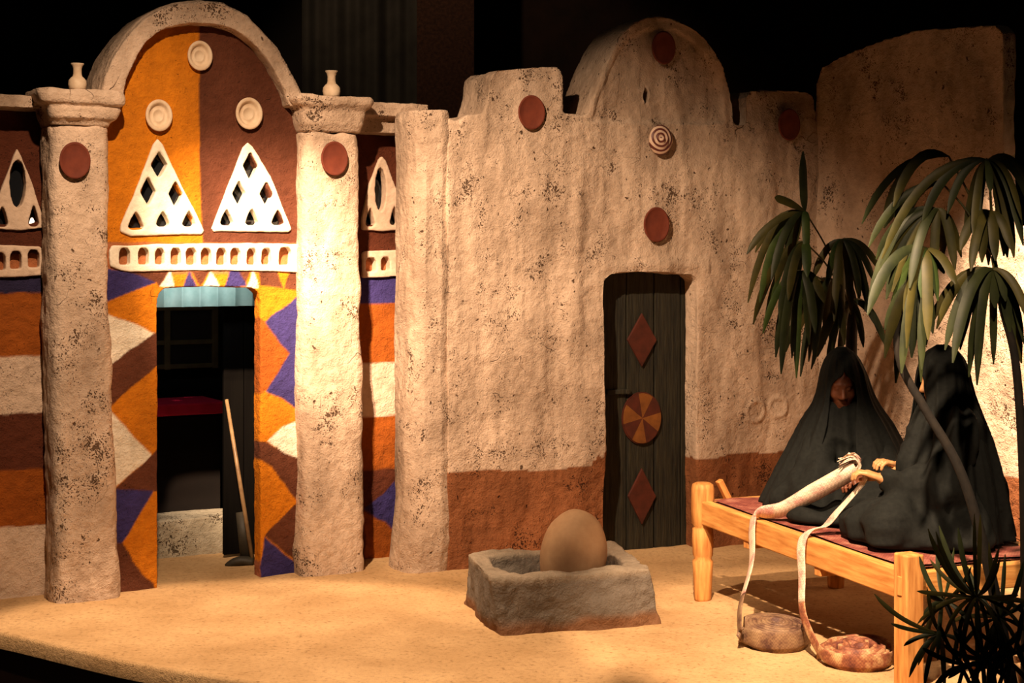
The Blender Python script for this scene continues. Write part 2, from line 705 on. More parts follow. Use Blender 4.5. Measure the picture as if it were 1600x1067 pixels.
def make_sand():
    nx, ny = 261, 180
    xs = np.linspace(-4.2, 4.2, nx)
    e = edge_y(xs)
    V = []
    for j in range(ny):
        t = (j / (ny - 1)) ** 1.15
        for i in range(nx):
            V.append((xs[i], e[i] + t * (11.2 - e[i]), 0))
    V = np.array(V)
    d = 0.010 * fbm(V * 1.7, 3, 3) + 0.004 * fbm(V * 9, 2, 8) + 0.0025 * fbm(V * 30, 2, 9)
    edge = np.clip((V[:, 1] - np.tile(e, ny)) / 0.25, 0, 1)
    V[:, 2] = d * edge + 0.004
    Fc = [(j * nx + i, j * nx + i + 1, (j + 1) * nx + i + 1, (j + 1) * nx + i) for j in range(ny - 1) for i in range(nx - 1)]
    V = V.tolist()
    b = len(V)                                 # the rim of the platform
    for i in range(nx): V.append((xs[i], e[i] - 0.012, -0.012))
    for i in range(nx): V.append((xs[i], e[i] - 0.012, -0.07))
    for i in range(nx - 1):
        Fc.append((b + i, b + i + 1, i + 1, i))
        Fc.append((b + nx + i, b + nx + i + 1, b + i + 1, b + i))
    o = link('floor', mesh(V, Fc), M_SAND)
    setp(o, 'pale trodden sand covering the raised display platform', kind='structure')
    V, Fc = [], []
    for i in range(nx):
        V += [(xs[i], e[i] + 0.02, -0.06), (xs[i], e[i] + 0.02, -0.32)]
    for i in range(nx - 1):
        Fc.append((2 * i, 2 * i + 1, 2 * i + 3, 2 * i + 2))
    o = link('trim_1', mesh(V, Fc), simple_mat('platform_board', lin(58, 34, 20), lin(40, 24, 15), 6, 0.7, 0.1))
    setp(o, 'dark curved fascia board under the platform edge', kind='structure')
    V, Fc = boxgeo(-9, 9, -1.5, 13.5, -0.36, -0.32)
    o = link('floor_hall', mesh(V, Fc, False), simple_mat('hall_floor', lin(30, 22, 17), lin(22, 17, 14), 3, 0.6, 0.05))
    setp(o, 'dark museum floor in front of the platform', kind='structure')


make_sand()


def make_hall():
    o = link('wall_back', mesh(*boxgeo(-7, 7, 12.4, 12.6, -0.3, 6.5), False), M_BLACK)
    setp(o, 'dark grey back wall of the museum hall', kind='structure')
    m = simple_mat('brown_column', lin(84, 54, 38), lin(52, 32, 24), 40, 0.95, 0.6)
    c = P3(697, 100, 11.4)
    o = link('trim_2', mesh(*boxgeo(c.x - 0.21, c.x + 0.21, 11.3, 11.9, -0.3, 6.0), False), m)
    setp(o, 'speckled brown square column behind the houses', kind='structure')
    o = link('wall_far', mesh(*boxgeo(c.x + 0.21, 6.5, 11.75, 11.9, -0.3, 6.0), False), simple_mat('brown_wall', lin(52, 33, 23), lin(36, 24, 18), 5, 0.95, 0.2))
    setp(o, 'dark brown wall behind the white house', kind='structure')
    V, Fc = [], []                             # hanging drape left of the column
    x0, x1 = P3(470, 100, 11.6).x, c.x - 0.21
    n = 160
    for i in range(n + 1):
        x = x0 + (x1 - x0) * i / n
        y = 11.65 + 0.03 * math.sin(i * 0.23) + 0.02 * math.sin(i * 0.11 + 1)
        V += [(x, y, 0), (x, y, 4.6)]
    for i in range(n): Fc.append((2 * i, 2 * i + 2, 2 * i + 3, 2 * i + 1))
    o = link('hall_drape', mesh(V, Fc), simple_mat('grey_drape', lin(70, 66, 58), lin(52, 49, 44), 4, 0.9, 0.1))
    setp(o, 'dim grey pleated drape hanging beside the brown column', 'drape')


make_hall()

# ------------------------------------------------------------------ the painted facade
WHITE = lin(238, 228, 208)
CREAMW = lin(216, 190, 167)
ORANGE = lin(208, 124, 20)
BROWN = lin(98, 55, 37)
DBROWN = lin(92, 46, 28)
BLUE = lin(58, 50, 108)
RUST = lin(154, 80, 21)  # rust paint, darkened further to stand for shade in the side bays
TERRA = lin(176, 108, 68)
BAND = lin(146, 92, 58)

facade = empty('wall_left')
PL.place(facade)
setp(facade, 'painted arched house facade with two pilasters and an open doorway', kind='structure')


def wob(u, z, a=0.006, f=14, seed=50):
    q = np.stack([u * f, z * f, np.zeros_like(u)], 1)
    return u + a * vnoise(q, seed), z + a * vnoise(q, seed + 1)


def painter(base_fn, layers, plane, d):
    polys = [(plane.poly(p, d), c) for p, c in layers]

    def f(co):
        u0, z0 = wob(co[:, 0], co[:, 2])
        acc = 0
        offs = [(0, 0), (0.003, 0.002), (-0.002, 0.003), (-0.003, -0.002), (0.002, -0.003)]
        for du, dz in offs:
            u, z = u0 + du, z0 + dz
            out = base_fn(u, z)
            for p, c in polys:
                out[in_poly(u, z, p)] = c
            acc = acc + out
        return acc / len(offs)
    return f


ARCH_OUT = [(158, 165), (161, 140), (166, 118), (181, 82), (203, 51), (228, 28), (252, 14), (275, 6), (312, 2), (350, 6), (388, 25), (416, 56), (432, 75), (446, 98), (460, 125), (470, 148), (474, 165)]
ARCH_IN = [(191, 165), (193, 144), (198, 122), (206, 106), (216, 85), (228, 67), (243, 54), (259, 44), (282, 38), (306, 36), (344, 39), (368, 48), (388, 60), (404, 76), (419, 95), (434, 119), (447, 144), (453, 165)]


def build_panel():
    mid = [((a[0] + b[0]) / 2, (a[1] + b[1]) / 2) for a, b in zip(ARCH_OUT, ARCH_IN[:9] + ARCH_IN[10:])]
    pts = [(150, 165)] + mid + [(486, 165)]
    out = PL.poly(pts)
    ul, ur = PL.uz(150, 500)[0], PL.uz(486, 500)[0]
    dl, dr = PL.uz(246, 800)[0], PL.uz(407, 800)[0]
    door = PL.poly([(407, 470), (404, 457), (394, 449), (320, 447), (258, 450), (249, 458), (246, 470)])
    loop = [(ul, -0.06)] + out + [(ur, -0.06), (dr, -0.06)] + door + [(dl, -0.06)]
    t1 = PL.poly([(248, 232), (308, 356), (200, 356)])
    t2 = PL.poly([(389, 238), (445, 352), (340, 352)])
    us, _ = PL.uz(311, 200)
    us2, _ = PL.uz(317, 380)
    _, zf0 = PL.uz(320, 380)
    _, zf1 = PL.uz(320, 427)

    def base(u, z):
        c = np.tile(np.array(ORANGE), (len(u), 1))
        split = us + (us2 - us) * np.clip((2.4 - z) / 0.7, 0, 1)
        c[(u > split) & (z > zf1)] = BROWN
        c[(z < zf0) & (z > zf1)] = TERRA
        return c
    layers = [
        ([(160, 420), (200, 424), (243, 440), (160, 476)], BLUE),
        ([(200, 424), (264, 424), (248, 447), (243, 440)], BROWN),
        ([(160, 487), (240, 520), (160, 578)], WHITE),
        ([(240, 520), (252, 516), (252, 566), (170, 636), (160, 640), (160, 578)], BROWN),
        ([(160, 630), (176, 645), (236, 712), (160, 780)], WHITE),
        ([(236, 712), (252, 695), (252, 766), (176, 768)], BROWN),
        ([(160, 766), (241, 766), (190, 848), (160, 860)], BLUE),
        ([(160, 845), (190, 848), (222, 895), (240, 912), (252, 945), (160, 960)], BROWN),
        ([(248, 447), (266, 422), (273, 447)], WHITE),
        ([(287, 447), (295, 422), (308, 447)], BLUE),
        ([(298, 422), (327, 422), (312, 447)], BROWN),
        ([(316, 447), (329, 422), (342, 447)], WHITE),
        ([(350, 447), (359, 422), (378, 422), (385, 447)], BLUE),
        ([(372, 422), (392, 422), (383, 440)], BROWN),
        ([(384, 450), (395, 422), (404, 450)], WHITE),
        ([(403, 422), (480, 422), (480, 456), (406, 446)], BROWN),
        ([(432, 422), (454, 422), (443, 452)], ORANGE),
        ([(413, 503), (464, 464), (480, 458), (480, 560), (453, 553)], BLUE),
        ([(400, 490), (413, 503), (453, 553), (421, 606), (400, 620)], RUST),
        ([(453, 553), (480, 535), (480, 650), (466, 642), (440, 622), (414, 612)], BLUE),
        ([(417, 690), (440, 667), (480, 650), (480, 722), (445, 708)], WHITE),
        ([(400, 690), (417, 692), (445, 708), (480, 718), (480, 800), (466, 785), (440, 750), (424, 728), (400, 712)], BROWN),
        ([(412, 836), (466, 785), (480, 770), (480, 890)], BROWN),
        ([(412, 838), (470, 886), (480, 930), (405, 930)], BLUE),
    ]
    clay('arch_panel', slab([loop, t1, t2, PL.poly([(180, 387), (462, 385), (462, 419), (180, 419)])], 0.0, 0.10), 0.0075, [(0.006, 3), (0.003, 14), (0.0016, 45)],
         painter(base, layers, PL, 0.0), M_PAINT, facade, 21)


build_panel()


def build_ring():
    out, inn = PL.poly(ARCH_OUT, -0.09), PL.poly(ARCH_IN, -0.09)
    a = slab([out + inn[::-1]], -0.09, 0.22)
    mid = [(p[0] * 0.62 + q[0] * 0.38, p[1] * 0.62 + q[1] * 0.38) for p, q in zip(ARCH_OUT, ARCH_IN[:9] + ARCH_IN[10:])]
    b = slab([PL.poly(ARCH_OUT, -0.08) + PL.poly(mid, -0.08)[::-1]], -0.055, 0.30)
    out2 = [(312 + (x - 312) * 1.025, 165 + (y - 165) * 1.02) for x, y in ARCH_OUT]
    c = slab([PL.poly(out2, -0.05) + PL.poly(mid, -0.05)[::-1]], -0.035, 0.30)
    clay('archivolt', merge(a, c), 0.009, [(0.006, 4), (0.004, 16), (0.002, 45)], CREAMW, M_PLASTER, facade, 31)


build_ring()


def build_pilaster(secs, expo=0.42):
    V, Fc = [], []
    n = 28
    for y, xl, xr, p in secs:
        u0, z = PL.uz(xl, y, -p * 0.5)
        u1, z1 = PL.uz(xr, y, -p * 0.5)
        z = (z + z1) / 2
        if y > 900: z = -0.06
        cu, w = (u0 + u1) / 2, (u1 - u0) / 2
        cd, hd = (0.16 - p) / 2, (0.16 + p) / 2
        for i in range(n):
            a = 2 * math.pi * (i + 0.5) / n
            ca, sa = math.cos(a), math.sin(a)
            V.append((cu + w * math.copysign(abs(ca) ** expo, ca), cd + hd * math.copysign(abs(sa) ** expo, sa), z))
    m = len(secs)
    for k in range(m - 1):
        for i in range(n):
            j = (i + 1) % n
            Fc.append((n * k + i, n * k + j, n * k + n + j, n * k + n + i))
    Fc += [tuple(range(n)), tuple(n * (m - 1) + i for i in range(n - 1, -1, -1))]
    return V, Fc


def pil(secs, cut, seed):
    sh = [s for s in secs if s[0] >= cut]
    cp = [s for s in secs if s[0] <= cut]
    o = clay('pilaster', build_pilaster(sh), 0.010, [(0.016, 3.5), (0.010, 12), (0.005, 36)], CREAMW, M_PLASTER, facade, seed, stretch=(1, 1, 0.6))
    clay('capital', build_pilaster(cp, 0.22), 0.009, [(0.006, 6), (0.005, 18), (0.002, 45)], CREAMW, M_PLASTER, o, seed + 3)


pil([(141, 54, 190, .18), (150, 52, 193, .19), (163, 58, 191, .185), (167, 68, 180, .155), (171, 70, 186, .165), (185, 74, 180, .155), (191, 76, 168, .125), (197, 76, 168, .12), (400, 76, 168, .12), (600, 78, 174, .12), (800, 82, 181, .125), (900, 84, 187, .13), (960, 84, 190, .135)], 197, 41)
pil([(151, 455, 574, .18), (158, 450, 578, .19), (166, 456, 574, .18), (173, 464, 566, .155), (195, 467, 563, .145), (205, 470, 560, .125), (208, 470, 560, .12), (400, 468, 562, .12), (700, 470, 564, .12), (850, 468, 567, .125), (920, 468, 568, .13)], 208, 47)


def oval(cx, cy, w, h, n=10):
    return [(cx + w * math.cos(2 * math.pi * i / n), cy + h * math.sin(2 * math.pi * i / n)) for i in range(n)]


def diamond(cx, cy, w, h):
    return [(cx, cy - h), (cx + w * 0.62, cy - h * 0.38), (cx + w, cy), (cx + w * 0.6, cy + h * 0.42), (cx, cy + h), (cx - w * 0.6, cy + h * 0.42), (cx - w, cy), (cx - w * 0.62, cy - h * 0.38)]


def drop(cx, cy, w, h):
    return [(cx, cy - h), (cx + w * 0.62, cy - h * 0.1), (cx + w, cy + h * 0.75), (cx + w * 0.6, cy + h), (cx - w * 0.6, cy + h), (cx - w, cy + h * 0.75), (cx - w * 0.62, cy - h * 0.1)]


def arch_hole(cx, cy, w, h):
    return [(cx - w, cy + h), (cx - w, cy - h * 0.5), (cx - w * 0.6, cy - h), (cx + w * 0.6, cy - h), (cx + w, cy - h * 0.5), (cx + w, cy + h)]


def lattice(name, outline, holes, dfront, dback, seed, panes=True, col=WHITE, back=False):
    g = slab([PL.poly(outline, dfront)] + [PL.poly(h, dfront) for h in holes], dfront, dback)
    o = clay(name, g, 0.0055, [(0.003, 8), (0.002, 25)], col, M_LATTICE, facade, seed, smooth=3)
    if back:
        q = PL.poly(outline, dback)
        clay('recess_back', slab([q], dback - 0.012, dback + 0.012), 0.008, [(0.003, 10)], TERRA, M_PAINT, o, seed + 2)
    if panes:
        for i, h in enumerate(holes):
            q = PL.poly(h, dback)
            cx, cz = sum(p[0] for p in q) / len(q), sum(p[1] for p in q) / len(q)
            big = [(cx + (p[0] - cx) * 1.25, cz + (p[1] - cz) * 1.2) for p in q]
            V, Fc = slab([[(a - cx, b - cz) for a, b in big]], -0.002, 0.002)
            p = link('glint_pane', mesh(V, Fc, False), M_GLASS, o)  # added panes keep the open holes dark, tilted to catch glints
            p.location = (cx, dback + 0.012, cz)
            p.rotation_euler = (random.uniform(-0.35, 0.2), 0, random.uniform(-0.3, 0.3))
    return o


lattice('lattice_window', [(240, 226), (247, 217), (255, 226), (285, 290), (308, 335), (319, 360), (316, 366), (255, 367), (205, 369), (188, 362), (189, 352), (205, 315)],
        [diamond(249, 257, 13, 22), diamond(232, 299, 12, 24), diamond(275, 303, 11, 21), drop(213, 344, 13, 15), drop(255, 341, 11, 13), drop(296, 341, 11, 13)], -0.016, 0.05, 61)
lattice('lattice_window', [(380, 230), (388, 222), (396, 229), (424, 275), (443, 325), (456, 358), (452, 362), (394, 362), (334, 362), (331, 357), (350, 310)],
        [diamond(392, 259, 12, 23), diamond(374, 302, 11, 21), diamond(417, 303, 11, 21), drop(355, 339, 11, 13), drop(394, 338, 11, 14), drop(435, 339, 11, 13)], -0.016, 0.05, 64)
lattice('frieze', [(171, 392), (176, 384), (260, 381), (350, 380), (470, 381), (470, 425), (350, 423), (260, 423), (205, 425), (190, 423), (173, 416)],
        [arch_hole(x, 400.5, 8, 13) for x in (195, 225, 250, 275, 299.5, 323, 347, 369, 394, 417)] + [arch_hole(446, 400, 10, 14)], -0.014, 0.055, 67, panes=False, back=True)


# side bays, set back beside the pilasters; darker rust and cream stand for shade
def bay(xs, band_fn, layers, seed, lat, latholes, fr, frholes, cor):
    d = 0.15
    us = [PL.uz(x, 500, d)[0] for x in xs]
    zt = PL.uz((xs[0] + xs[1]) / 2, 165, d)[1]
    loop = [(us[0], -0.06), (us[0], zt), (us[1], zt), (us[1], -0.06)]
    hole = PL.poly(lat, d)
    cx, cz = sum(p[0] for p in hole) / len(hole), sum(p[1] for p in hole) / len(hole)
    hole = [(cx + (p[0] - cx) * 0.8, cz + (p[1] - cz) * 0.84) for p in hole]

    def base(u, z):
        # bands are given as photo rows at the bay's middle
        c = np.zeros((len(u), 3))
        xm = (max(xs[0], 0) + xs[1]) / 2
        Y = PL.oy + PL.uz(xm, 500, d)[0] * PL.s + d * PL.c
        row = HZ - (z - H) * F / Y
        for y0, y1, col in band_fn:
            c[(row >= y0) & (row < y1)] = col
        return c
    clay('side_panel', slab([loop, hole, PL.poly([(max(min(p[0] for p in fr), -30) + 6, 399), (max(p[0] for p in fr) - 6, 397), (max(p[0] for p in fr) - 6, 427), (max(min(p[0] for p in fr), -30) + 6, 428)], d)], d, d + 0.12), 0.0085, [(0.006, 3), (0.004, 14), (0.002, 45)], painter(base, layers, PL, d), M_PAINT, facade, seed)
    lo = d - 0.02
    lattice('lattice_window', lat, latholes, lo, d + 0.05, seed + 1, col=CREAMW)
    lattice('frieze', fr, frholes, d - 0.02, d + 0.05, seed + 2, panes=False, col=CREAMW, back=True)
    parts = [slab([[(us[0], PL.uz(cor[0], y0, -0.02)[1]), (us[1], PL.uz(cor[0], y0, -0.02)[1]), (us[1], PL.uz(cor[0], y1, -0.02)[1]), (us[0], PL.uz(cor[0], y1, -0.02)[1])]], dd, 0.33) for y0, y1, dd in cor[1]]
    clay('cornice', merge(*parts), 0.010, [(0.008, 5), (0.005, 18), (0.002, 40)], CREAMW, M_PLASTER, facade, seed + 3)


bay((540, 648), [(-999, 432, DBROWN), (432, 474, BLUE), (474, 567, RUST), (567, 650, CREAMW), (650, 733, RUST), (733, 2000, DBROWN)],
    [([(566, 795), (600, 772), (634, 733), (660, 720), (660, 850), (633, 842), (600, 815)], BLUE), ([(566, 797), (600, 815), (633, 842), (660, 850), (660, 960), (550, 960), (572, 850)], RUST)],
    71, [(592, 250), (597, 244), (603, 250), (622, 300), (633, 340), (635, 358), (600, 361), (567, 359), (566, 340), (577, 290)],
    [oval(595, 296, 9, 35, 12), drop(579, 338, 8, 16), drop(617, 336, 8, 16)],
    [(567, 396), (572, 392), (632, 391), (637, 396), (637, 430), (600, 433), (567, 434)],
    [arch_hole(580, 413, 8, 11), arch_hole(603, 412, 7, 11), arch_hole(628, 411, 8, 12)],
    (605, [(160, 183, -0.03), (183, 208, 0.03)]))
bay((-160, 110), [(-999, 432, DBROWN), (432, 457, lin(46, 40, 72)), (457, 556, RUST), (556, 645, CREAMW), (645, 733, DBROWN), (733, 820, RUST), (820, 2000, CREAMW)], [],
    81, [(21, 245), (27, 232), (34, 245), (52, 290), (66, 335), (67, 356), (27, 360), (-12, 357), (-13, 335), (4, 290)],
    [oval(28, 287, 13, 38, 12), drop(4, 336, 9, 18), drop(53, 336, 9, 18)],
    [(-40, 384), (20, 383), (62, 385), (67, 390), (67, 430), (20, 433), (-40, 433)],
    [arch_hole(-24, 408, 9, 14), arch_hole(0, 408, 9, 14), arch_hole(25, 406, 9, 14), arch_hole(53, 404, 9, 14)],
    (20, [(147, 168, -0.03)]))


# the dark room behind the facade
def build_room():
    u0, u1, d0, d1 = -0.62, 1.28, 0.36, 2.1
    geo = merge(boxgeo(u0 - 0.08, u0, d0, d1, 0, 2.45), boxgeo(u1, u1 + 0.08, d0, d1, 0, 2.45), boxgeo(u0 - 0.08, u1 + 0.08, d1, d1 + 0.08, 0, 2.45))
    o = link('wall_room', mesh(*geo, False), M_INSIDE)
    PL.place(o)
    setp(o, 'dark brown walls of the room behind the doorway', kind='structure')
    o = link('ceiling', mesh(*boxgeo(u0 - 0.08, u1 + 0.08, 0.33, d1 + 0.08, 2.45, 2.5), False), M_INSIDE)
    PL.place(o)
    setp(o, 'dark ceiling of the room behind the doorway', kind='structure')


build_room()

# ------------------------------------------------------------------ the white house
house = empty('wall_right')
PR.place(house)
setp(house, 'white lumpy plaster house front with domed gable, battlements and brown dado', kind='structure')

BAND_Z = 0.535


def banded(co):
    q = co * np.array([5, 5, 5])
    z = co[:, 2] + 0.02 * fbm(q, 3, 90) + 0.012 * np.sin(co[:, 0] * 2.1)
    c = np.tile(np.array(CREAMW), (len(co), 1))
    dark = z < BAND_Z
    near = np.abs(co[:, 0] - PR.uz(938, 720)[0]) < 0.06
    dark |= near & (z < BAND_Z + 0.045 * (1 + vnoise(co * 40, 95)))
    c[dark] = BAND
    return c


def build_house():
    top = [(698, 190), (702, 186), (712, 190), (730, 181), (756, 178), (764, 150), (768, 116), (778, 108), (830, 105), (868, 106), (876, 114), (878, 150), (879, 178), (912, 180), (918, 178), (924, 160), (933, 138), (946, 103), (960, 72), (975, 50), (992, 35), (1012, 27), (1036, 25), (1062, 29), (1083, 40), (1102, 58), (1120, 83), (1135, 111), (1146, 148), (1149, 192), (1164, 194), (1166, 150), (1174, 138), (1215, 137), (1262, 142), (1272, 150), (1277, 192), (1290, 206), (1305, 208)]
    out = PR.poly(top)
    ul, ur = PR.uz(698, 500)[0], PR.uz(1305, 500)[0]
    dl, dr = PR.uz(946, 700)[0], PR.uz(1091, 700)[0]
    door = PR.poly([(1091, 470), (1090, 438), (1080, 429), (1015, 427), (957, 429), (947, 438), (946, 470)])
    loop = [(ul, -0.06)] + out + [(ur, -0.06), (dr, -0.06)] + door + [(dl, -0.06)]
    star = PR.poly([(1010, 128), (1016, 146), (1012, 172), (1005, 150)])
    geo = slab([loop, star], 0.0, 0.40)
    rings = [(PR.uz(1180, 642), 0.062), (PR.uz(1216, 636), 0.055)]
    brow_u0, brow_u1 = PR.uz(948, 425)[0], PR.uz(1100, 425)[0]
    brow_z = PR.uz(1020, 424)[1]
    arch = PR.poly([(924, 190), (930, 160), (950, 112), (966, 78), (985, 55), (1010, 44), (1036, 41), (1062, 46), (1084, 60), (1104, 84), (1120, 112), (1131, 150), (1134, 192)])

    def post(me):
        co, no = coords(me), normals(me)
        front = no[:, 1] < -0.5
        d = np.zeros(len(co))
        for (u, z), r in rings:
            q = np.hypot(co[:, 0] - u, co[:, 2] - z)
            d += 0.011 * np.exp(-((q - r) / 0.013) ** 2)
        b = np.exp(-((co[:, 2] - brow_z - 0.035) / 0.05) ** 2) * (co[:, 0] > brow_u0 - 0.02) * (co[:, 0] < brow_u1 + 0.03)
        d += 0.016 * b * (1 + 0.6 * vnoise(co * 9, 44))
        inside = in_poly(co[:, 0], co[:, 2], arch)
        edge = np.full(len(co), 9.0)
        for i in range(len(arch) - 1):
            a, e = np.array(arch[i]), np.array(arch[i + 1])
            ab = e - a
            t = np.clip(((co[:, 0] - a[0]) * ab[0] + (co[:, 2] - a[1]) * ab[1]) / (ab @ ab), 0, 1)
            edge = np.minimum(edge, np.hypot(co[:, 0] - a[0] - t * ab[0], co[:, 2] - a[1] - t * ab[1]))
        d += np.where(inside, -0.014 * np.clip(edge / 0.015, 0, 1), 0) * np.clip((co[:, 2] - 2.42) / 0.06, 0, 1)
        # trowelled streaks running down the wall
        st = fbm(co * np.array([8, 8, 1.1]), 3, 140) + 0.35 * fbm(co * np.array([16, 16, 5]), 2, 150)
        d += 0.018 * st
        co[:, 1] -= d * front
        setco(me, co)
    clay('house_front', geo, 0.0105, [(0.026, 2.0), (0.008, 7), (0.0035, 26)], banded, M_PLASTER, house, 91, stretch=(1, 1, 0.7), post=post)
    # rounded pier where the two houses meet
    V, Fc = [], []
    n = 14
    secs = [(170, 642, 712), (190, 640, 716), (300, 642, 718), (600, 638, 716), (780, 636, 714), (850, 632, 712), (905, 628, 708)]
    for y, xl, xr in secs:
        u0, z = PR.uz(xl, y, -0.02)
        u1, _ = PR.uz(xr, y, -0.02)
        if y > 900: z = -0.06
        cu, w = (u0 + u1) / 2, (u1 - u0) / 2
        for i in range(n):
            a = 2 * math.pi * i / n
            V.append((cu + w * math.copysign(abs(math.cos(a)) ** 0.7, math.cos(a)), 0.16 + 0.185 * math.copysign(abs(math.sin(a)) ** 0.8, math.sin(a)), z))
    for k in range(len(secs) - 1):
        for i in range(n):
            j = (i + 1) % n
            Fc.append((k * n + i, k * n + j, (k + 1) * n + j, (k + 1) * n + i))
    Fc += [tuple(range(n)), tuple((len(secs) - 1) * n + i for i in range(n - 1, -1, -1))]
    clay('corner_pier', (V, Fc), 0.010, [(0.030, 2.6), (0.010, 9), (0.004, 30)], CREAMW, M_PLASTER, house, 97, stretch=(1, 1, 0.6))


build_house()


def build_side_wall():
    top = [(1275, 130), (1283, 105), (1300, 92), (1350, 74), (1400, 56), (1440, 46), (1500, 41), (1555, 40), (1566, 50), (1568, 120), (1568, 335)]
    out = PS.poly(top)
    u0 = out[0][0] - 0.02
    ue = PS.uz(1568, 500)[0]
    loop = [(u0, -0.06)] + out + [(ue + 0.02, 1.86), (2.3, 1.84), (2.3, -0.06)]

    def band(co):
        q = co * 5
        z = co[:, 2] + 0.02 * fbm(q, 3, 190)
        c = np.tile(np.array(CREAMW), (len(co), 1))
        c[z < BAND_Z + 0.01] = BAND
        return c

    def post(me):
        co, no = coords(me), normals(me)
        co[:, 1] -= 0.016 * fbm(co * np.array([7, 7, 1.6]), 3, 240) * (no[:, 1] < -0.5)
        setco(me, co)
    o = clay('wall_side', slab([loop], 0.0, 0.11), 0.0115, [(0.020, 2.2), (0.009, 8), (0.004, 30)], band, M_PLASTER, None, 191, stretch=(1, 1, 0.7), post=post)
    PS.place(o)
    setp(o, 'tall white plaster side wall with brown dado behind the palms', kind='structure')


build_side_wall()

# ------------------------------------------------------------------ door of the white house
def build_door():
    d = empty('door_1')
    PR.place(d)
    setp(d, 'dark weathered plank door with red diamonds in the white house', kind='structure')
    u0, u1 = PR.uz(940, 650, 0.14)[0], PR.uz(1100, 650, 0.14)[0]
    zt = PR.uz(1015, 424, 0.14)[1]
    w = [0.24, 0.27, 0.26, 0.23]
    x = u0
    for k, f in enumerate(w):
        wd = (u1 - u0) * f
        p = bevel_box('plank', (wd - 0.006, 0.035, zt + 0.03), (x + wd / 2, 0.16 + 0.004 * (k % 2), (zt + 0.03) / 2 - 0.02), (0, 0, 0), M_DARKWOOD, d, 0.005)
        x += wd

    def on_door(pts, name, mat, depth, z=0.0):
        q = PR.poly(pts, 0.14)
        cx, cz = sum(p[0] for p in q) / len(q), sum(p[1] for p in q) / len(q)
        V, Fc = slab([[(a - cx, b - cz) for a, b in q]], -depth, 0.004)
        o = link(name, mesh(V, Fc, False), mat, d)
        o.location = (cx, 0.14, cz)
        bv = o.modifiers.new('b', 'BEVEL'); bv.width = 0.004; bv.segments = 2
        return o
    for cy, w_, h in ((531, 23, 42), (775, 22, 44)):
        o = on_door([(1002, cy - h), (1002 + w_, cy), (1002, cy + h), (1002 - w_, cy)], 'diamond_plate', M_DIAMOND, 0.012)
        o['label'] = 'red diamond-shaped plate on the door'
    # round plate in eight wedges
    cu, cz = PR.uz(1002, 653, 0.14)
    ru, rz = PR.uz(1031, 653, 0.14)[0] - cu, cz - PR.uz(1002, 692, 0.14)[1]
    rd = link('round_plate', mesh(*slab([[(ru * 1.05 * math.cos(2 * math.pi * i / 32), rz * 1.05 * math.sin(2 * math.pi * i / 32)) for i in range(32)]], -0.008, 0.004), False), M_DIAMOND, d)
    rd.location = (cu, 0.14, cz)
    rd['label'] = 'round ochre and brown plate on the door'
    for k in range(8):
        a0 = 2 * math.pi * k / 8 + 0.2
        pts = [(0.0, 0.0)] + [(ru * math.cos(a0 + t * math.pi / 4 / 5), rz * math.sin(a0 + t * math.pi / 4 / 5)) for t in range(6)]
        link('wedge', mesh(*slab([pts], -0.015, -0.004), False), M_OCHRE if k % 2 else M_DIAMOND, rd)
    b = bevel_box('bolt', (0.15, 0.02, 0.028), (PR.uz(965, 612, 0.14)[0], 0.13, PR.uz(965, 612, 0.14)[1]), (0, 0, 0), M_DARKWOOD, d, 0.004)


build_door()

# ------------------------------------------------------------------ dishes and jars
def wall_disc(plane, px, py, w, h, d, name, mat, label, kind, group=None):
    u, z = plane.uz(px, py, d)
    ru = abs(plane.uz(px + w, py, d)[0] - plane.uz(px - w, py, d)[0]) / 2
    rz = abs(plane.uz(px, py + h, d)[1] - plane.uz(px, py - h, d)[1]) / 2
    if kind == 'dish':
        prof = [(0.0, 0.012), (0.34, 0.012), (0.38, 0.017), (0.42, 0.013), (0.60, 0.013), (0.68, 0.018), (0.74, 0.034), (0.82, 0.040), (0.95, 0.040), (1.0, 0.034), (0.98, 0.024), (0.7, 0.0), (0.0, 0.0)]
    elif kind == 'shell':
        prof = [(0.0, 0.052), (0.18, 0.050), (0.24, 0.040), (0.30, 0.040), (0.42, 0.046), (0.52, 0.042), (0.58, 0.034), (0.7, 0.036), (0.80, 0.032), (0.9, 0.026), (1.0, 0.014), (0.98, 0.0), (0.0, 0.0)]
    else:
        prof = [(0.0, 0.020), (0.5, 0.020), (0.80, 0.021), (0.86, 0.026), (0.95, 0.030), (1.0, 0.024), (0.97, 0.010), (0.8, 0.0), (0.0, 0.0)]
    prof = [(max(r, 0.001), q) for r, q in prof]
    V, Fc = lathe(prof, 40)
    V = [(x * ru, -q * (0.62 if kind == 'plate' else 0.8), y * rz) for x, y, q in V]
    o = link(name, mesh(V, Fc), mat)
    o.location = plane.world(u, d - 0.002, z)
    o.rotation_euler = (0, 0, plane.a)
    setp(o, label, 'plate' if kind != 'shell' else 'bowl', group)
    return o


G1, G2 = 'cream dishes set in the arch', 'terracotta discs on the walls'
wall_disc(PL, 310, 88, 19.5, 23.5, -0.002, 'dish', M_CREAM, 'cream round dish at the top of the painted arch', 'dish', G1)
wall_disc(PL, 246, 181, 21, 25, -0.002, 'dish', M_CREAM, 'cream round dish on the orange half of the arch', 'dish', G1)
wall_disc(PL, 386.5, 178, 21, 25, -0.002, 'dish', M_CREAM, 'cream round dish on the brown half of the arch', 'dish', G1)
wall_disc(PL, 116, 251, 24.5, 29, -0.125, 'wall_plate', M_TERRA, 'terracotta disc on the pilaster with the cracked flaking foot', 'plate', G2)
wall_disc(PL, 521, 248, 21, 27, -0.125, 'wall_plate', M_TERRA, 'terracotta disc on the pilaster beside the corner pier', 'plate', G2)
wall_disc(PR, 829, 176, 21, 27, -0.006, 'wall_plate', M_TERRA, 'terracotta disc on the battlement nearer the painted facade', 'plate', G2)
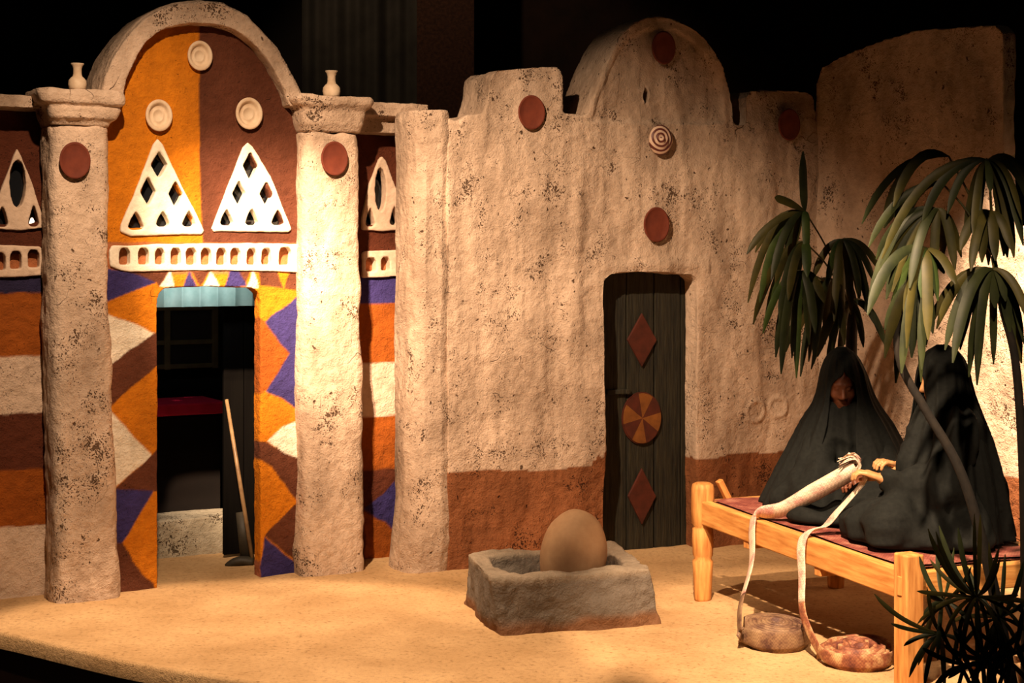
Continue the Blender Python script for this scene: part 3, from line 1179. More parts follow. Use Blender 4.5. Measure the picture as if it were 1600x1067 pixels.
wall_disc(PR, 1035, 75, 18.5, 26, -0.006, 'wall_plate', M_TERRA, 'terracotta disc at the top of the domed gable', 'plate', G2)
wall_disc(PR, 1024, 351, 20, 27.5, -0.006, 'wall_plate', M_TERRA, 'terracotta disc on white wall just above the plank door', 'plate', G2)
wall_disc(PR, 1231, 195, 17, 25, -0.006, 'wall_plate', M_TERRA, 'terracotta disc on the battlement next to the side wall', 'plate', G2)


def ringed_mat():
    m, nt, N, L, B = mk('ringed_glaze')
    co = N.new('ShaderNodeTexCoord').outputs['Object']
    w = N.new('ShaderNodeTexWave')
    w.wave_type = 'RINGS'
    w.rings_direction = 'Y'
    w.inputs['Scale'].default_value = 13
    w.inputs['Distortion'].default_value = 1.2
    w.inputs['Detail'].default_value = 1
    mp = N.new('ShaderNodeMapping')
    mp.inputs['Location'].default_value = (0.012, 0, -0.012)
    L.new(co, mp.inputs['Vector'])
    L.new(mp.outputs[0], w.inputs['Vector'])
    L.new(ramp(N, L, w.outputs['Fac'], [(0.42, lin(96, 44, 36)), (0.5, lin(214, 184, 160))]), B.inputs['Base Color'])
    B.inputs['Roughness'].default_value = 0.5
    return m


wall_disc(PR, 1031, 219, 18, 24, -0.006, 'ringed_bowl', ringed_mat(), 'small cream bowl with brown rings on the domed gable', 'shell')


def jar(px, py_base, hgt, d, label):
    u, z = PL.uz(px, py_base, d)
    k = hgt
    prof = [(0.001, 0), (0.22, 0), (0.30, 0.10), (0.33, 0.24), (0.31, 0.38), (0.24, 0.47), (0.17, 0.53), (0.15, 0.62), (0.15, 0.80), (0.18, 0.90), (0.23, 0.97), (0.23, 1.0), (0.15, 0.99), (0.12, 0.9), (0.001, 0.85)]
    prof = [(r * k, q * k) for r, q in prof]
    o = link('clay_jar', mesh(*lathe(prof, 28)), M_CREAM)
    o.location = PL.world(u, d, z)
    setp(o, label, 'jar', 'jars on top of the pilasters')
    return o


jar(121, 142, 0.135, -0.06, 'small cream jar on the pilaster with the cracked flaking foot')
jar(518, 153, 0.145, -0.06, 'small cream jar on the pilaster beside the corner pier')

# ------------------------------------------------------------------ things inside the doorway
def doorway_things():
    # low plastered step
    d = 0.78
    u0, u1 = PL.uz(225, 840, d)[0], PL.uz(420, 840, d)[0]
    o = clay('low_step', boxgeo(u0, u1, d, d + 0.25, -0.05, 0.215), 0.009, [(0.008, 4), (0.004, 16), (0.002, 50)], lin(196, 186, 164), M_PLASTER, None, 301)
    PL.place(o)
    setp(o, 'low pale plaster step across the room behind the doorway', 'step')
    # pleated teal valance hung behind the lintel
    dv = 0.50
    (ua, zt), (ub, _) = PL.uz(228, 436, dv), PL.uz(420, 436, dv)
    zb = PL.uz(320, 479, dv)[1]
    V, Fc = [], []
    n = 140
    for i in range(n + 1):
        u = ua + (ub - ua) * i / n
        y = 0.013 * abs(math.sin(i * math.pi / 20)) * 2.2 - 0.006
        V += [(u - ua, y, 0), (u - ua, y - 0.004, zt - zb), (u - ua, y + 0.004, 0), (u - ua, y, zt - zb)]
    for i in range(n):
        Fc.append((4 * i, 4 * i + 4, 4 * i + 5, 4 * i + 1))
        Fc.append((4 * i + 2, 4 * i + 3, 4 * i + 7, 4 * i + 6))
    o = link('valance', mesh(V, Fc, True, False), simple_mat('teal_cloth', lin(176, 200, 190), lin(146, 178, 168), 10, 0.7, 0.1))
    o.location = PL.world(ua, dv, zb)
    o.rotation_euler = (0, 0, PL.a)
    setp(o, 'pale teal pleated valance at the top of the painted doorway', 'valance')
    # added lamp to brighten the valance, an unseen tube behind the lintel
    lu = PL.uz(325, 440, 0.3)[0]
    lz = PL.uz(325, 440, 0.3)[1] + 0.12
    lamp = empty('valance_fill_lamp', PL.world(lu, 0.27, lz), PL.a)
    setp(lamp, 'unseen tube lamp added behind the lintel to light the valance', 'lamp')
    V, Fc = tube([(-0.2, 0, 0), (0.2, 0, 0)], 0.012, 10)
    link('tube', mesh(V, Fc), simple_mat('fill_lamp_tube', lin(200, 215, 215), None, 4, 0.3, 0), lamp)
    ld = bpy.data.lights.new('valance_fill_light', 'AREA')
    ld.shape = 'RECTANGLE'; ld.size = 0.5; ld.size_y = 0.02
    ld.energy = 1.0
    ld.color = (0.86, 0.97, 1.0)
    ld.spread = math.radians(110)
    lo = bpy.data.objects.new('valance_fill_light', ld)
    COL.objects.link(lo)
    a, b = PL.world(lu, 0.285, lz), PL.world(lu, dv, (zb + zt) / 2)
    lo.location = a
    lo.rotation_euler = (b - a).to_track_quat('-Z', 'Y').to_euler()
    rl = bpy.data.lights.new('room_fill_light', 'POINT')  # unseen light added to brighten the bench and cupboard
    rl.energy = 4.0
    rl.color = (1.0, 0.8, 0.6)
    rl.shadow_soft_size = 0.06
    ro = bpy.data.objects.new('room_fill_light', rl)
    COL.objects.link(ro)
    ro.location = PL.world(0.05, 1.15, 2.2)
    # cloth covered bench and the cabinet over it
    db = 1.45
    ua, z = PL.uz(200, 634, db)
    ub, _ = PL.uz(352, 634, db)
    bench = empty('cloth_bench', PL.world((ua + ub) / 2, db + 0.2, 0), PL.a)
    setp(bench, 'dark bench under a magenta cloth inside the doorway', 'bench')
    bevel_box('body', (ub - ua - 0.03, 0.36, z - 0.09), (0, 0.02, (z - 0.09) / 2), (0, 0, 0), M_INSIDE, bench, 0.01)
    bevel_box('cloth', (ub - ua, 0.42, 0.075), (0, 0, z - 0.0375), (0, 0, 0), simple_mat('magenta_cloth', lin(236, 44, 104), lin(214, 34, 88), 10, 0.7, 0.2), bench, 0.012)
    dc = 1.85
    (ua, zt), (ub, zb) = PL.uz(225, 478, dc), PL.uz(346, 576, dc)
    cab = empty('wall_cupboard', PL.world((ua + ub) / 2, dc + 0.1, zb), PL.a)
    setp(cab, 'dim wooden cupboard with glazed doors above the bench', 'cupboard')
    mw = simple_mat('cupboard_wood', lin(74, 62, 32), lin(54, 42, 22), 8, 0.7, 0.2)
    W, Ht = ub - ua, zt - zb
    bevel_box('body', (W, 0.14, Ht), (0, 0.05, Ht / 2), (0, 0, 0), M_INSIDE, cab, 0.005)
    for x in (-W / 2 + 0.02, -W / 6, W / 2 - 0.02):
        bevel_box('stile', (0.04, 0.03, Ht), (x, -0.03, Ht / 2), (0, 0, 0), mw, cab, 0.004)
    for q in (0.02, Ht * 0.42, Ht - 0.02):
        bevel_box('rail', (W, 0.028, 0.03), (0, -0.03, q), (0, 0, 0), mw, cab, 0.004)
    # dark door leaf standing open inside
    leaf = empty('door_2', PL.world(PL.uz(372, 700, 0.62)[0], 0.62, 0), PL.a)
    setp(leaf, 'dark door leaf standing open inside the painted doorway', kind='structure')
    for k in range(3):
        bevel_box('plank', (0.115, 0.03, 1.62), (-0.03 + k * 0.12, 0.0, 0.83), (0, 0, 0), simple_mat('black_wood', lin(14, 12, 10), lin(10, 8, 7), 6, 0.9, 0.3, (5, 5, 0.5), spec=0.04), leaf, 0.004)
    # leaning hoe
    foot = ground(384, 884)
    hoe = empty('wooden_hoe', foot)
    setp(hoe, 'long wooden hoe with a dark flat blade leaning in the doorway', 'hoe')
    top = P3(354, 624, foot.y + 0.16) - foot
    bot = P3(396, 884, foot.y) - foot
    link('handle', mesh(*tube([bot, bot.lerp(top, 0.5), top], [0.013, 0.012, 0.010], 10)), simple_mat('pole_wood', lin(150, 120, 84), lin(110, 84, 58), 12, 0.4, 0.2), hoe)
    md = simple_mat('dark_iron', lin(62, 56, 44), lin(44, 40, 32), 12, 0.6, 0.2)
    a = P3(375, 800, foot.y + 0.05) - foot
    b = P3(384, 872, foot.y + 0.02) - foot
    link('shank', mesh(*tube([a, b], [0.024, 0.030], 12, (1, 0, 0), 0.5)), md, hoe)
    p0, p1, p2 = P3(396, 878, foot.y) - foot, P3(375, 876, foot.y - 0.01) - foot, P3(352, 884, foot.y - 0.02) - foot
    link('blade', mesh(*tube(catmull([p0, p1, p2], 5), [0.030, 0.032, 0.033, 0.034, 0.034, 0.034, 0.033, 0.031, 0.028, 0.022, 0.012], 12, (0.3, 1, 0), 0.75)), md, hoe)


doorway_things()

# ------------------------------------------------------------------ basin and stone
def build_basin():
    c = Vector((0.21, 7.26, 0))
    b = empty('clay_basin', c)
    setp(b, 'square grey clay basin standing on the sand before the house', 'basin')
    outer_t = [(-0.085, 6.87), (0.25, 6.95), (0.635, 7.09), (0.60, 7.35), (0.50, 7.70), (0.15, 7.60), (-0.215, 7.46), (-0.15, 7.15)]
    outer_b = [(-0.035, 6.86), (0.28, 6.93), (0.70, 7.09), (0.68, 7.35), (0.57, 7.76), (0.15, 7.66), (-0.235, 7.52), (-0.16, 7.15)]
    inner_t = [(0.03, 6.99), (0.25, 7.035), (0.52, 7.15), (0.52, 7.35), (0.445, 7.62), (0.15, 7.53), (-0.115, 7.41), (-0.06, 7.16)]
    inner_b = [(0.21 + (x - 0.21) * 0.85, 7.26 + (y - 7.26) * 0.85) for x, y in inner_t]
    n = 8
    V = []
    for ring, z in ((outer_b, -0.03), (outer_t, 0.255), (inner_t, 0.25), (inner_b, 0.07)):
        V += [(x - c.x, y - c.y, z) for x, y in ring]
    Fc = []
    for k in range(3):
        for i in range(n):
            j = (i + 1) % n
            Fc.append((k * n + i, k * n + j, (k + 1) * n + j, (k + 1) * n + i))
    Fc += [tuple(range(n - 1, -1, -1)), tuple(3 * n + i for i in range(n))]
    GREY, REDD = lin(116, 107, 97), lin(128, 92, 66)

    def col(co):
        t = np.clip((0.075 + 0.03 * fbm(co * 7, 2, 5) - co[:, 2]) / 0.04, 0, 1)[:, None]
        top = np.clip((co[:, 2] - 0.22) / 0.03, 0, 1)[:, None]  # rim lightened in colour as if lit from above, sides kept dimmer
        base = np.array(GREY) * (1 - t) + np.array(REDD) * t
        return base * (1 - top) + np.array(lin(146, 132, 114)) * top
    clay('trough', (V, Fc), 0.009, [(0.026, 4), (0.012, 12), (0.004, 36)], col, plaster_mat('clay_skin', 0.35, 0.25, 50, 0.7, crack=0.0), b, 401, smooth=4)


build_basin()


def build_stone():
    prof = []
    for i in range(25):
        t = i / 24
        a = math.pi * t
        r = math.sin(a) * (0.155 - 0.012 * math.cos(a))
        prof.append((max(r, 0.001), 0.22 - 0.24 * math.cos(a)))
    V, Fc = lathe(prof, 36)
    V = np.array(V)
    V += V * 0.05 * fbm(V * 5, 2, 77)[:, None]
    o = link('egg_stone', mesh(V.tolist(), Fc), M_STONE)
    p = P3(896, 850, 7.33)
    o.rotation_euler = (math.radians(8), math.radians(6), 0.3)
    o.location = (p.x - 0.035, 7.33, 0.045)
    setp(o, 'large smooth egg-shaped tan stone standing in the clay basin', 'stone')


build_stone()

# ------------------------------------------------------------------ bed
BED0 = Vector((0.939, 7.56, 0))
BU = Vector((0.389, -0.921, 0)).normalized()
BW = Vector((-BU.y, BU.x, 0))
BL, BWID = 1.617, 0.78
bed_ang = math.atan2(BU.y, BU.x)


def bedp(s, t, z):
    return BED0 + BU * s + BW * t + Vector((0, 0, z))


def build_bed():
    bed = empty('rope_bed', BED0, bed_ang)
    setp(bed, 'low pale wooden rope bed on turned posts', 'bed')

    def rz(s): return 0.502 - 0.046 * s / BL       # top of the side rails
    def post(s, t, h, turned):
        if turned:
            prof = [(0.036, 0), (0.040, 0.02), (0.046, 0.13), (0.050, 0.20), (0.040, 0.215), (0.048, 0.23), (0.052, 0.30), (0.050, 0.36), (0.042, 0.372), (0.054, 0.385), (0.056, 0.45), (0.056, h - 0.03), (0.050, h - 0.008), (0.036, h), (0.001, h)]
            V, Fc = lathe(prof, 20)
            V = [(math.copysign(abs(x) ** 0.9 * 0.048 ** 0.1, x), math.copysign(abs(y) ** 0.9 * 0.048 ** 0.1, y), z) for x, y, z in V]
            o = link('leg', mesh(V, Fc), M_WOODV, bed)
        else:
            o = bevel_box('leg', (0.085, 0.085, h), (0, 0, 0), (0, 0, 0), M_WOODV, bed, 0.007)
            for v in o.data.vertices: v.co.z += h / 2
        o.location = (s, t, 0.0)
        return o
    l0 = post(0.0, 0.0, 0.585, True)
    l1 = post(BL, 0.0, 0.525, False)
    post(0.0, BWID, 0.56, True)
    post(BL, BWID, 0.525, False)
    tn = bevel_box('tenon', (0.026, 0.012, 0.075), (0.0, -0.041, 0.40), (0, 0, 0), M_WOODV, l1, 0.002)
    for t in (0.0, BWID):
        r = bevel_box('side_rail', (BL - 0.06, 0.05, 0.115), (BL / 2, t - 0.006 if t == 0 else t, (rz(0) + rz(BL)) / 2 - 0.0575), (0, math.atan2(0.046, BL), 0), M_WOOD, bed, 0.006)
    for s in (0.0, BL):
        bevel_box('end_rail', (BWID - 0.06, 0.05, 0.10), (s, BWID / 2, rz(s) - 0.055), (0, 0, math.pi / 2), M_WOOD, bed, 0.006)
    for s in (0.44, 1.02):
        bevel_box('cross_bar', (0.045, BWID + 0.03, 0.035), (s, BWID / 2 - 0.01, rz(s) - 0.132), (0, 0, 0), M_WOODV, bed, 0.004)
    bevel_box('peg', (0.035, 0.03, 0.15), (0.03, 0.11, 0.53), (0.5, 0.0, 0), M_WOODV, bed, 0.004)
    # rope webbing across the frame
    rope = simple_mat('palm_rope', lin(150, 112, 70), lin(110, 76, 46), 40, 0.9, 0.5)
    geo = []
    for i in range(26):
        s = 0.06 + (BL - 0.12) * i / 25
        geo.append(tube([(s, 0.02, rz(s) - 0.03), (s, BWID - 0.02, rz(s) - 0.03)], 0.009, 5))
    for i in range(12):
        t = 0.05 + (BWID - 0.1) * i / 11
        geo.append(tube([(0.03, t, rz(0) - 0.022), (BL - 0.03, t, rz(BL) - 0.022)], 0.009, 5))
    w = link('webbing', mesh(*merge(*geo)), rope, bed)
    w['kind'] = 'stuff'
    # woven mat lying on the webbing
    nx, ny = 60, 30
    V, Fc = [], []
    for lay in (0, 1):
        for j in range(ny + 1):
            for i in range(nx + 1):
                s, t = 0.05 + (BL - 0.1) * i / nx, 0.03 + (BWID - 0.05) * j / ny
                V.append((s, t, rz(s) - 0.008 + 0.010 * lay + 0.006 * math.sin(s * 9 + t * 7) * math.sin(t * 11)))
    k = (nx + 1) * (ny + 1)
    for lay in (0, 1):
        for j in range(ny):
            for i in range(nx):
                a = lay * k + j * (nx + 1) + i
                Fc.append((a, a + 1, a + nx + 2, a + nx + 1))
    m = link('sleeping_mat', mesh(V, Fc, True), M_CLOTH)
    m.location = BED0
    m.rotation_euler = (0, 0, bed_ang)
    setp(m, 'thin reddish woven mat spread over the rope bed', 'mat')


build_bed()

# ------------------------------------------------------------------ people
def frame(fwd, up=(0, 0, 1)):
    f = np.array(fwd, float); f /= np.linalg.norm(f)
    u = np.array(up, float); u -= f * (u @ f); u /= np.linalg.norm(u)
    s = np.cross(f, u)          # to the figure's right
    return f, s, u


def head(fl, c, fwd, k=1.0):
    """a head with brow, nose, lips, chin, ears"""
    c = np.array(c, float)
    f, s, u = frame(fwd)

    def at(x, y, z): return c + k * (s * x + f * y + u * z)
    ax = (s, f, u)
    fl.ell(at(0, -0.012, 0.02), (0.074 * k, 0.092 * k, 0.098 * k), 0.02, axes=ax)
    fl.ell(at(0, 0.022, -0.045), (0.056 * k, 0.060 * k, 0.075 * k), 0.03, axes=ax)
    fl.ell(at(0, 0.062, -0.100), (0.024 * k, 0.020 * k, 0.018 * k), 0.02, axes=ax)       # chin
    for sx in (-1, 1):
        fl.ell(at(sx * 0.040, 0.058, -0.028), (0.020 * k, 0.018 * k, 0.020 * k), 0.02, axes=ax)   # cheek
        fl.ell(at(sx * 0.030, 0.092, 0.008), (0.019 * k, 0.016 * k, 0.011 * k), 0.010, 'sub', axes=ax)   # eye socket
        fl.ell(at(sx * 0.029, 0.073, 0.006), (0.012 * k, 0.010 * k, 0.008 * k), 0.004, axes=ax)   # eye
        fl.ell(at(sx * 0.074, -0.008, -0.005), (0.009 * k, 0.020 * k, 0.030 * k), 0.008, axes=ax)  # ear
        fl.ell(at(sx * 0.013, 0.088, -0.040), (0.009 * k, 0.010 * k, 0.008 * k), 0.008, axes=ax)   # nostril
        fl.cap(at(sx * 0.012, 0.078, 0.026), at(sx * 0.042, 0.066, 0.024), 0.008 * k, 0.006 * k, 0.010)  # brow
    fl.cap(at(0, 0.076, 0.012), at(0, 0.100, -0.034), 0.008 * k, 0.012 * k, 0.012)       # nose
    fl.cap(at(-0.018, 0.076, -0.064), at(0.018, 0.076, -0.064), 0.007 * k, None, 0.006)  # lips
    fl.cap(at(-0.015, 0.074, -0.078), at(0.015, 0.074, -0.078), 0.008 * k, None, 0.006)
    fl.cap(at(0, -0.02, -0.07), at(0, -0.04, -0.17), 0.050 * k, 0.054 * k, 0.03)         # neck


def hand(fl, wrist, fwd, palm_n, curl=0.7, thumb_side=1, k=1.0):
    w = np.array(wrist, float)
    f, s, n = frame(fwd, palm_n)      # n points out of the palm
    for q in (-0.022, 0.0, 0.022):
        fl.cap(w + s * q * 0.7 * k, w + (f * 0.080 + s * q * 1.25) * k, 0.016 * k, 0.013 * k, 0.012)
    fl.cap(w - f * 0.03 * k, w + f * 0.01 * k, 0.023 * k, 0.024 * k, 0.015)
    for i, (q, L) in enumerate(((-0.031, 0.062), (-0.0105, 0.078), (0.0105, 0.084), (0.031, 0.074))):
        q *= thumb_side
        p = w + (f * 0.080 + s * q) * k
        a = 0.25 * curl
        for m, ln in enumerate((0.45, 0.30, 0.25)):
            dr = f * math.cos(a) + n * math.sin(a)
            e = p + dr * L * ln * k
            fl.cap(p, e, (0.0095 - 0.0008 * m) * k, (0.0088 - 0.0008 * m) * k, 0.003)
            p = e
            a += curl * 0.95
    p = w + (f * 0.022 + s * thumb_side * 0.024) * k
    a = 0.5
    for L, r in ((0.036, 0.012), (0.030, 0.0105), (0.024, 0.009)):
        dr = f * math.cos(a) * 0.8 + s * thumb_side * math.sin(a) * 0.55 + n * (0.35 + 0.2 * a)
        dr /= np.linalg.norm(dr)
        e = p + dr * L * k
        fl.cap(p, e, r * k, (r - 0.001) * k, 0.004)
        p = e
        a -= 0.35


def person(label, base, body_field, robe_field, fold_axis, skin, seed, foldn=13):
    me = body_field.build()
    co = coords(me) - np.array(base)
    setco(me, co)
    p = link('person', me, skin)
    p.location = base
    setp(p, label, 'person')
    rm = robe_field.build()
    for it in range(2):
        bm = bmesh.new(); bm.from_mesh(rm)
        bmesh.ops.smooth_vert(bm, verts=bm.verts, factor=0.5, use_axis_x=True, use_axis_y=True, use_axis_z=True)
        bm.to_mesh(rm); bm.free()
    rm.update()
    co, no = coords(rm), normals(rm)
    ax = np.array(fold_axis)
    q = co - ax
    drop_ = np.clip(-q[:, 2] / 0.75, 0, 1)
    ang = np.arctan2(q[:, 1], q[:, 0]) + 0.35 * fbm(co * 3.0, 2, seed)
    am = 0.55 + 0.45 * vnoise(co * 3.1, seed + 4)
    d = (0.008 + 0.026 * drop_) * am * np.sin(ang * foldn + 2.0 * vnoise(co * 2.2, seed + 1))
    d += 0.018 * (1 - 2 * np.abs(fbm(co * np.array([6, 6, 9]), 2, seed + 2))) * drop_ ** 0.5
    d += 0.003 * fbm(co * 22, 2, seed + 3)
    low = np.clip((co[:, 2] - base[2]) / 0.03, 0, 1)
    co += no * (d * low)[:, None]
    co[:, 2] = np.maximum(co[:, 2], base[2] + 0.001)
    setco(rm, co - ax * 0 - np.array(base))
    link('robe', rm, M_ROBE, p)
    return p


def veil(parent, base, back, rows, c0, c1, nf, seed, amp=0.022):
    """draped head cloth, open at the front; rows: z, r_neg, r_pos, r_back, r_front, gap_neg, gap_pos (degrees)"""
    rows = np.array(rows, float)
    zs = np.concatenate([np.linspace(rows[0, 0], rows[3, 0], 10)[:-1], np.linspace(rows[3, 0], rows[-1, 0], 76)])
    col = [np.interp(-zs, -rows[:, 0], rows[:, k]) for k in range(1, 7)]
    ker = np.ones(5) / 5
    for k in range(6):
        pad = np.pad(col[k], 2, mode='edge')
        col[k] = np.convolve(pad, ker, mode='valid')
    b = np.array([back[0], back[1]]) / math.hypot(*back)
    sd = np.array([-b[1], b[0]]) * (-1)
    n = 150
    P = []
    for i, z in enumerate(zs):
        t = (rows[0, 0] - z) / (rows[0, 0] - rows[-1, 0])
        rn, rp, rb, rf, gn, gp = [c[i] for c in col]
        th = np.linspace(-math.pi + math.radians(gn) + 0.001, math.pi - math.radians(gp) - 0.001, n)
        ct, st = np.cos(th), np.sin(th)
        A = np.where(ct > 0, rb, rf)
        Bs = np.where(st > 0, rp, rn)
        r = 1 / np.sqrt((ct / A) ** 2 + (st / Bs) ** 2)
        q = np.stack([th * 1.3, np.full(n, t * 1.6), np.zeros(n)], 1)
        ph = th * nf + 2.6 * vnoise(q, seed) + 0.8 * np.sin(t * 3 + th * 2)
        fold = 1 - np.abs(np.sin(ph / 2)) * 2
        fold2 = 1 - np.abs(np.sin(ph * 0.85 + 1.3)) * 2
        q2 = np.stack([th * 2.1, np.full(n, t * 2.2), np.full(n, 3.3)], 1)
        am = 0.6 + 0.4 * vnoise(q2, seed + 7)
        r = r + (0.12 + 0.88 * min(1.0, max(0.0, (t - 0.05) / 0.6))) * amp * am * (fold * 0.7 + fold2 * 0.35) * min(1.0, t * 8)
        c = np.array(c0) * (1 - t) + np.array(c1) * t
        xy = c[None, :] + b[None, :] * (r * ct)[:, None] + sd[None, :] * (r * st)[:, None]
        P.append(np.concatenate([xy, np.full((n, 1), z)], 1))
    V = np.concatenate(P) - np.array(base)
    m = len(zs)
    Fc = [(i * n + k, i * n + k + 1, (i + 1) * n + k + 1, (i + 1) * n + k) for i in range(m - 1) for k in range(n - 1)]
    Fc.append(tuple(range(n)))
    o = link('veil', mesh(V.tolist(), Fc, True), M_ROBE, parent)
    so = o.modifiers.new('thick', 'SOLIDIFY')
    so.thickness = 0.005
    return o


def weaver_seated_back():
    base = (1.60, 7.42, 0.497)
    b = Field((1.1, 6.95, 0.48), (2.1, 7.75, 1.32), 0.0055)
    hc = (1.585, 7.385, 1.075)
    fw = (-0.12, -1.0, -0.22)
    head(b, hc, fw, 0.93)
    b.cap((1.60, 7.45, 0.865), (1.61, 7.47, 0.72), 0.085, 0.12, 0.04)
    b.cap((1.61, 7.47, 0.75), (1.61, 7.48, 0.60), 0.12, 0.14, 0.05)
    for sx, kx in ((-1, 1.33), (1, 1.86)):
        sh = (1.60 + sx * 0.115, 7.44, 0.90)
        b.cap((1.60, 7.45, 0.895), sh, 0.050, 0.046, 0.03)
        el = (1.60 + sx * 0.16, 7.30, 0.70)
        wr = (1.60 + (sx * 0.06 if sx < 0 else 0.02), 7.14, 0.67)
        b.cap(sh, el, 0.046, 0.038, 0.02)
        b.cap(el, wr, 0.036, 0.025, 0.02)
        dirv = np.array(wr) - np.array(el)
        hand(b, wr, dirv * np.array([1, 1, 0.3]), (0, -0.4, -1), 0.7, -sx)
        b.cap((1.60 + sx * 0.1, 7.46, 0.585), (kx - sx * 0.08, 7.28, 0.575), 0.075, 0.055, 0.04)
        b.cap((kx - sx * 0.08, 7.28, 0.57), (1.60, 7.22, 0.555), 0.050, 0.036, 0.03)
        b.cap((1.60, 7.22, 0.55), (1.60 - sx * 0.1, 7.20, 0.545), 0.036, 0.026, 0.02)
    b.floor_cut(base[2])
    r = Field((0.95, 6.8, 0.47), (2.25, 7.95, 1.36), 0.009)
    r.cap((1.595, 7.44, 0.97), (1.60, 7.45, 0.90), 0.062, 0.12, 0.03)
    r.cap((1.50, 7.44, 0.89), (1.70, 7.44, 0.89), 0.065, 0.065, 0.05)
    r.cap((1.590, 7.42, 0.915), (1.59, 7.42, 0.87), 0.062, 0.10, 0.02)
    r.cap((1.605, 7.46, 0.88), (1.61, 7.47, 0.60), 0.15, 0.20, 0.08)
    for sx in (-1, 1):
        r.cap((1.60 + sx * 0.115, 7.42, 0.88), (1.60 + sx * 0.155, 7.29, 0.70), 0.065, 0.072, 0.05)
        r.cap((1.60 + sx * 0.155, 7.29, 0.70), (1.60 + (-0.075 if sx < 0 else 0.03), 7.16, 0.675), 0.075, 0.046, 0.04)
    r.cap((1.40, 7.24, 0.58), (1.62, 7.15, 0.56), 0.10, 0.09, 0.08)
    r.cap((1.62, 7.15, 0.56), (1.84, 7.24, 0.58), 0.09, 0.10, 0.08)
    r.ell((1.60, 7.35, 0.55), (0.36, 0.26, 0.10), 0.08)
    r.ell((1.50, 7.00, 0.51), (0.24, 0.16, 0.045), 0.06)
    r.floor_cut(base[2])
    p = person('person in a black hooded robe seated facing out, face showing in the hood', base, b, r, (1.60, 7.44, 1.10), M_SKIN, 510)
    veil(p, base, (0.10, 1.0), [
        (1.262, .012, .012, .012, .012, 0, 0), (1.255, .038, .038, .04, .04, 0, 0), (1.235, .062, .064, .07, .07, 0, 0), (1.20, .084, .088, .10, .10, 0, 0),
        (1.16, .098, .106, .12, .115, 0, 0), (1.13, .106, .120, .13, .120, 2, 2), (1.10, .110, .130, .135, .120, 31, 26), (1.04, .120, .150, .15, .125, 35, 27), (0.98, .142, .182, .165, .135, 34, 22),
        (0.9, .195, .24, .19, .165, 32, 16), (0.8, .245, .29, .21, .205, 34, 14), (0.65, .325, .35, .24, .26, 36, 12), (base[2] + 0.004, .400, .39, .27, .31, 38, 10)],
        (1.59, 7.405), (1.60, 7.44), 14, 611, 0.032)
    return p


